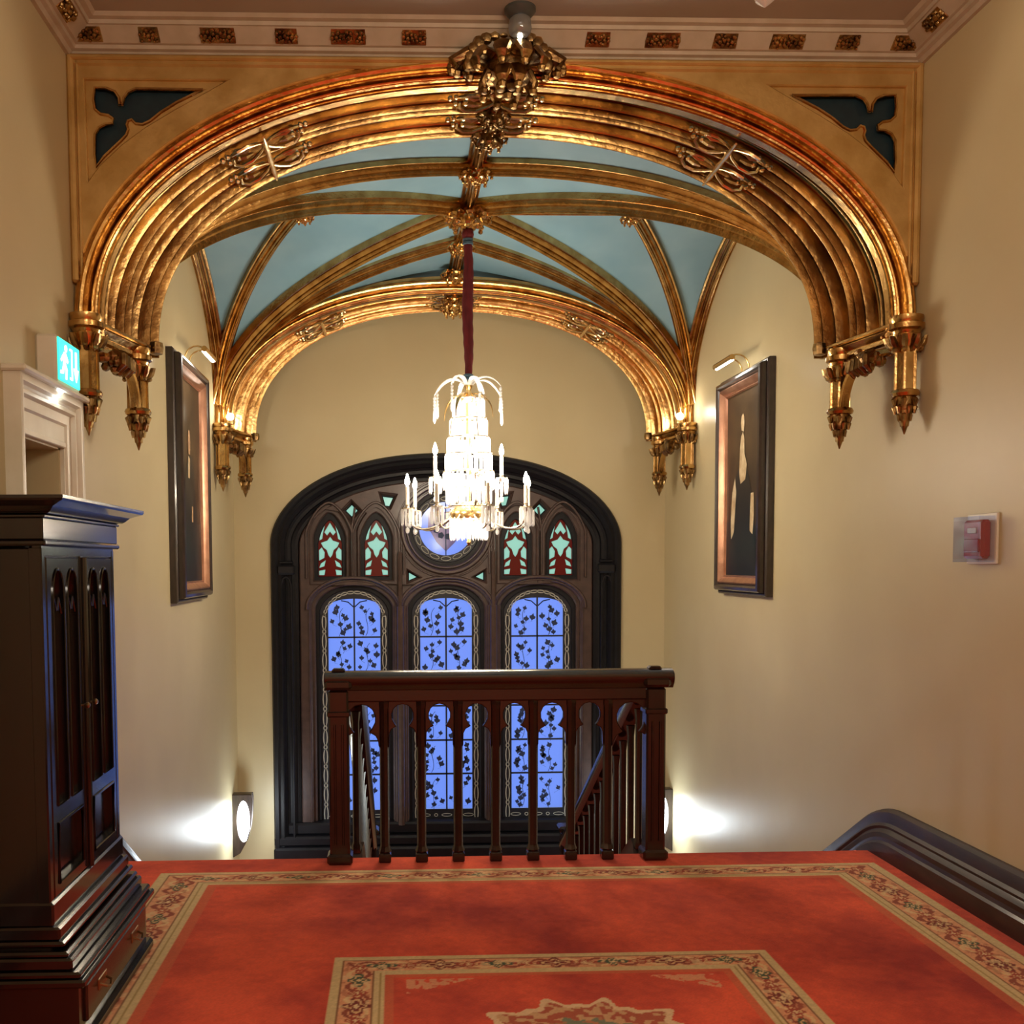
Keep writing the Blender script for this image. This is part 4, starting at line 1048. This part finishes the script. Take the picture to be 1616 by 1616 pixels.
# candle arms
def cand_arm(a, r, zp, drop):
    d = V((math.cos(a), math.sin(a), 0)); o = V((CX, CY, 1.99)); s_ = zp-1.99
    L = bez(o+d*.10, o+d*r*.5+V((0,0,-.16)), o+d*r*1.0+V((0,0,-.20)), V((CX, CY, zp-.02))+d*r, 14) if drop else bez(o+d*.10+V((0,0,.06)), o+d*r*.7+V((0,0,-.02)), o+d*r*1.1+V((0,0,.02)), V((CX, CY, zp-.02))+d*r, 12)
    q = MB(); q.tube(L, .008, 7); arm = q.build('candle_arm', M['silver'], ch)
    p = V((CX, CY, zp))+d*r
    q = MB(); q.lathe([(.008,-.03),(.02,-.02),(.035,-.008),(.046,.0),(.046,.006),(.02,.004),(.014,.02),(.016,.03)], p, 14); q.build('drip_pan', M['silver'], arm)
    q = MB(); q.lathe([(.014,.02),(.014,.160),(.006,.165)], p, 10); q.build('candle', M['ivory'], arm)
    q = MB(); q.lathe([(.004,.163),(.016,.182),(.019,.198),(.013,.225),(.003,.255)], p, 10); q.build('bulb', M['flame'], arm)
    for k in range(10 if drop else 0):
        t = 2*PI*k/10; pr_at(p+V((.042*math.cos(t), .042*math.sin(t), .0)), arm, .72)
    if not drop:
        q = MB()
        for k in range(8): t = 2*PI*k/8; prism(q, p+V((.042*math.cos(t), .042*math.sin(t), .0)), .008, .12)
        tag(q.build('prism_fringe', M['crystal'], arm, 0), kind='stuff')
    q = MB(); q.sphere(p+V((0,0,-.12)), .012, 8, (1,1,1.4)); q.sphere(p+V((0,0,-.155)), .016, 8, (1,1,1.5)); q.tube([p+V((0,0,-.02)), p+V((0,0,-.14))], .003, 5); q.build('pendant_drop', M['crystal'], arm)
    return p+V((0,0,.20))
tips = []
for k in range(8): tips.append(cand_arm(2*PI*k/8+.22, .465, 2.00, True))
for k in range(4): tips.append(cand_arm(2*PI*k/4+.15, .25, 2.23, False))

# ------------------------------------------------------------------ cabinet
cb = empty('linen_cabinet', (-1.36, 3.72, 0), 'tall polished near-black wooden cabinet with gothic doors over a drawer base', 'cabinet')
FX, Y0_, Y1_ = -1.14, 3.33, 4.17
W_ = XL+.012
b = MB(); b.bbox(W_, FX-.036, Y0_+.002, Y1_-.002, .34, 1.66, .006)
b.bbox(FX-.045, FX, Y0_, Y0_+.036, .34, 1.662, .005); b.bbox(FX-.045, FX, Y1_-.036, Y1_, .34, 1.662, .005); b.bbox(FX-.034, FX-.001, Y0_+.001, Y1_-.001, 1.63, 1.68, .005)
b.build('carcase', M['cab'], cb)
def tierbox(q, x, y0, y1, z0, z1, bv=.006): q.bbox(W_, x, y0, y1, z0, z1, bv)
b = MB()
tierbox(b, FX+.02, Y0_-.02, Y1_+.02, 1.665, 1.685); tierbox(b, FX+.012, Y0_-.012, Y1_+.012, 1.685, 1.755, .003); tierbox(b, FX+.02, Y0_-.02, Y1_+.02, 1.755, 1.765, .003)
# cove
cv = [(0,1.765),(.02,1.768),(.03,1.775),(.045,1.79),(.07,1.80),(.085,1.805),(.09,1.812),(.09,1.822),(.0,1.822)]
vs = []; m = len(cv)
for (x, y, sx, sy) in ((W_, Y0_, 0, -1), (FX+.012, Y0_, 1, -1), (FX+.012, Y1_, 1, 1), (W_, Y1_, 0, 1)):
    for (u, z) in cv: vs.append((x+sx*u, y+sy*u, z))
fs = []
for i in range(3):
    for k in range(m): l = (k+1) % m; fs.append((i*m+k, i*m+l, (i+1)*m+l, (i+1)*m+k))
b.add(vs, fs); b.box(W_, FX+.01, Y0_, Y1_, 1.77, 1.822)
b.build('cornice', M['cab'], cb, 20)
ym = (Y0_+Y1_)/2
for (ya, yb, hs) in ((Y0_+.04, ym-.018, 1), (ym+.018, Y1_-.04, -1)):
    fm2 = lambda x, y, z: (FX-.012+z, x, y)
    w = (yb-ya); c = (ya+yb)/2
    def goth(c0, w0, zt, zb): return [(c0-w0, zb)]+[(c0-w0*math.cos(PI/2*k/5), zt-.10+.10*math.sin(PI/2*k/5)**.9) for k in range(6)]+[(c0+w0*math.sin(PI/2*k/5)*1.0, zt-.10+.10*math.cos(PI/2*k/5)**.9) for k in range(1, 6)]+[(c0+w0, zb)]
    b = MB(); b.plate([[(ya,.50),(yb,.50),(yb,1.63),(ya,1.63)], goth(c-w*.205, w*.15, 1.59, .80), goth(c+w*.205, w*.15, 1.59, .80), [(ya+.05,.54),(yb-.05,.54),(yb-.05,.74),(ya+.05,.74)]], .026, fm2, .005)
    door = b.build('door', M['cab'], cb, 25)
    b = MB(); b.box(FX-.034, FX-.020, ya, yb, .50, 1.63); b.build('door_panel', M['cab'], door)
    b = MB()
    for dc in (-1, 1):
        G = goth(c+dc*w*.205, w*.15, 1.59, .80); b.tube([(FX+.002, y, z) for y, z in G], .005, 6, closed=True)
        cc = c+dc*w*.205
        b.tube([(FX-.006, cc-w*.14, 1.44), (FX-.006, cc-w*.06, 1.49), (FX-.006, cc-w*.02, 1.45)], .005, 6); b.tube([(FX-.006, cc+w*.14, 1.44), (FX-.006, cc+w*.06, 1.49), (FX-.006, cc+w*.02, 1.45)], .005, 6)
    b.tube([(FX+.002, y, z) for y, z in [(ya+.05,.54),(yb-.05,.54),(yb-.05,.74),(ya+.05,.74)]], .006, 6, closed=True)
    b.build('panel_moulding', M['cab'], door)
    b = MB(); yk = yb-.03 if hs > 0 else ya+.03
    b.lathe([(.004,-.012),(.004,.0),(.010,.006),(.011,.014),(.005,.02)], (0,0,0), 12); b.v = [(FX+p[2]+.012, yk+p[0], 1.10+p[1]) for p in b.v]; b.build('knob', M['knob'], door)
b = MB(); b.tube([(FX+.004, ym, .50), (FX+.004, ym, 1.63)], .014, 10); b.bbox(FX-.03, FX, ym-.02, ym+.02, .50, 1.64, .004); b.build('centre_post', M['cab'], cb)
# stepped mouldings of the waist
b = MB()
for (x, z0, z1, e_) in ((FX+.01,.42,.50,.006), (FX+.03,.375,.42,.01), (FX+.045,.355,.375,.02), (FX+.06,.325,.345,.03), (FX+.075,.285,.325,.035), (FX+.12,.235,.262,.06), (FX+.105,.262,.285,.05)):
    tierbox(b, x, Y0_-e_, Y1_+e_, z0, z1, .007)
b.build('waist_moulding', M['cab'], cb)
b = MB(); tierbox(b, FX+.09, Y0_-.03, Y1_+.03, .014, .24, .006); tierbox(b, FX+.115, Y0_-.05, Y1_+.05, .0135, .06, .012); b.build('base', M['cab'], cb)
b = MB(); b.bbox(FX+.085, FX+.102, Y0_+.03, Y1_-.03, .085, .215, .006); dw = b.build('drawer', M['wood2'], cb)
for yy in (Y0_+.2, Y1_-.2):
    b = MB(); b.tube([(FX+.10, yy-.035, .16), (FX+.125, yy-.03, .15), (FX+.13, yy, .14), (FX+.125, yy+.03, .15), (FX+.10, yy+.035, .16)], .005, 6); b.bbox(FX+.10, FX+.105, yy-.05, yy+.05, .14, .18, .002)
    b.build('drawer_handle', M['knob'], dw)

# ------------------------------------------------------------------ lights
def plight(p, e, col=(1,.80,.55), r=.03, name='lamp'):
    l = bpy.data.lights.new(name, 'POINT'); l.energy = e; l.color = col; l.shadow_soft_size = r
    o = bpy.data.objects.new(name, l); C.objects.link(o); o.location = p; return o
def alight(p, rot, sx, sy, e, col):
    l = bpy.data.lights.new('lamp', 'AREA'); l.shape = 'RECTANGLE'; l.size = sx; l.size_y = sy; l.energy = e; l.color = col
    o = bpy.data.objects.new('lamp', l); C.objects.link(o); o.location = p; o.rotation_euler = rot; return o
WARM = (1,.84,.62)
for i, p in enumerate(tips): plight(p+V((0,0,.03)), 9.5, WARM, .02)
for z in (2.72, 2.46, 2.2): plight((CX, CY, z), 10, (1,.88,.72), .05)
plight((CX, CY, 1.86), 4, (1,.88,.72), .05)
# chandelier of the near room
plight((1.08, 3.05, CEIL-.55), 13, (1,.80,.56), .16)
# the hall lamps behind the camera
plight((.5, -1.0, 3.0), 85, (1,.86,.70), .25)
plight((.60, 5.0, CEIL-.16), .06, (1,.9,.75), .02)
for sg in (-1, 1):
    xw = XC+sg*HW
    plight((xw-sg*.30, 9.45, -.86), 7.5, (.82,.93,1), .10)
    alight((xw-sg*.20, 7.8, 3.14 if sg < 0 else 3.06), (0, math.radians(-28)*sg*-1, 0), .05, .35, 2.4, (1,.93,.85))
    plight((XC+sg*(HW-.17), 9.07, 2.93), 1.6, (1,.93,.8), .03)
plight((XL+.06, 4.78, 2.37), .6, (.9,1,.95), .03)

w = bpy.data.worlds.new('dusk'); bpy.context.scene.world = w; w.use_nodes = True
w.node_tree.nodes['Background'].inputs[0].default_value = (.55,.72,1,1); w.node_tree.nodes['Background'].inputs[1].default_value = .82

# ------------------------------------------------------------------ camera
cam = bpy.data.cameras.new('camera'); co = bpy.data.objects.new('camera', cam); C.objects.link(co)
yaw, pitch, rl = math.radians(1.85), math.radians(3.4), .0055
fw = V((math.sin(yaw)*math.cos(pitch), math.cos(yaw)*math.cos(pitch), -math.sin(pitch)))
r_ = V((math.cos(yaw), -math.sin(yaw), 0)); u_ = r_.cross(fw)
r2 = r_*math.cos(rl)-u_*math.sin(rl); u2 = r_*math.sin(rl)+u_*math.cos(rl)
mt = Matrix((r2, u2, -fw)).transposed().to_4x4(); mt.translation = V((0, 0, 1.6)); co.matrix_world = mt
cam.sensor_width = 36; cam.sensor_fit = 'HORIZONTAL'; cam.lens = 1618/1616*36
cam.shift_x = (808-680)/1616; cam.shift_y = (986-808)/1616; cam.clip_start = .05
sc_ = bpy.context.scene; sc_.camera = co
vs_ = sc_.view_settings; sc_.display_settings.display_device = 'sRGB'
vs_.view_transform = 'Standard'; vs_.look = 'None'; vs_.gamma = 1; vs_.use_curve_mapping = False; vs_.exposure = 1.05
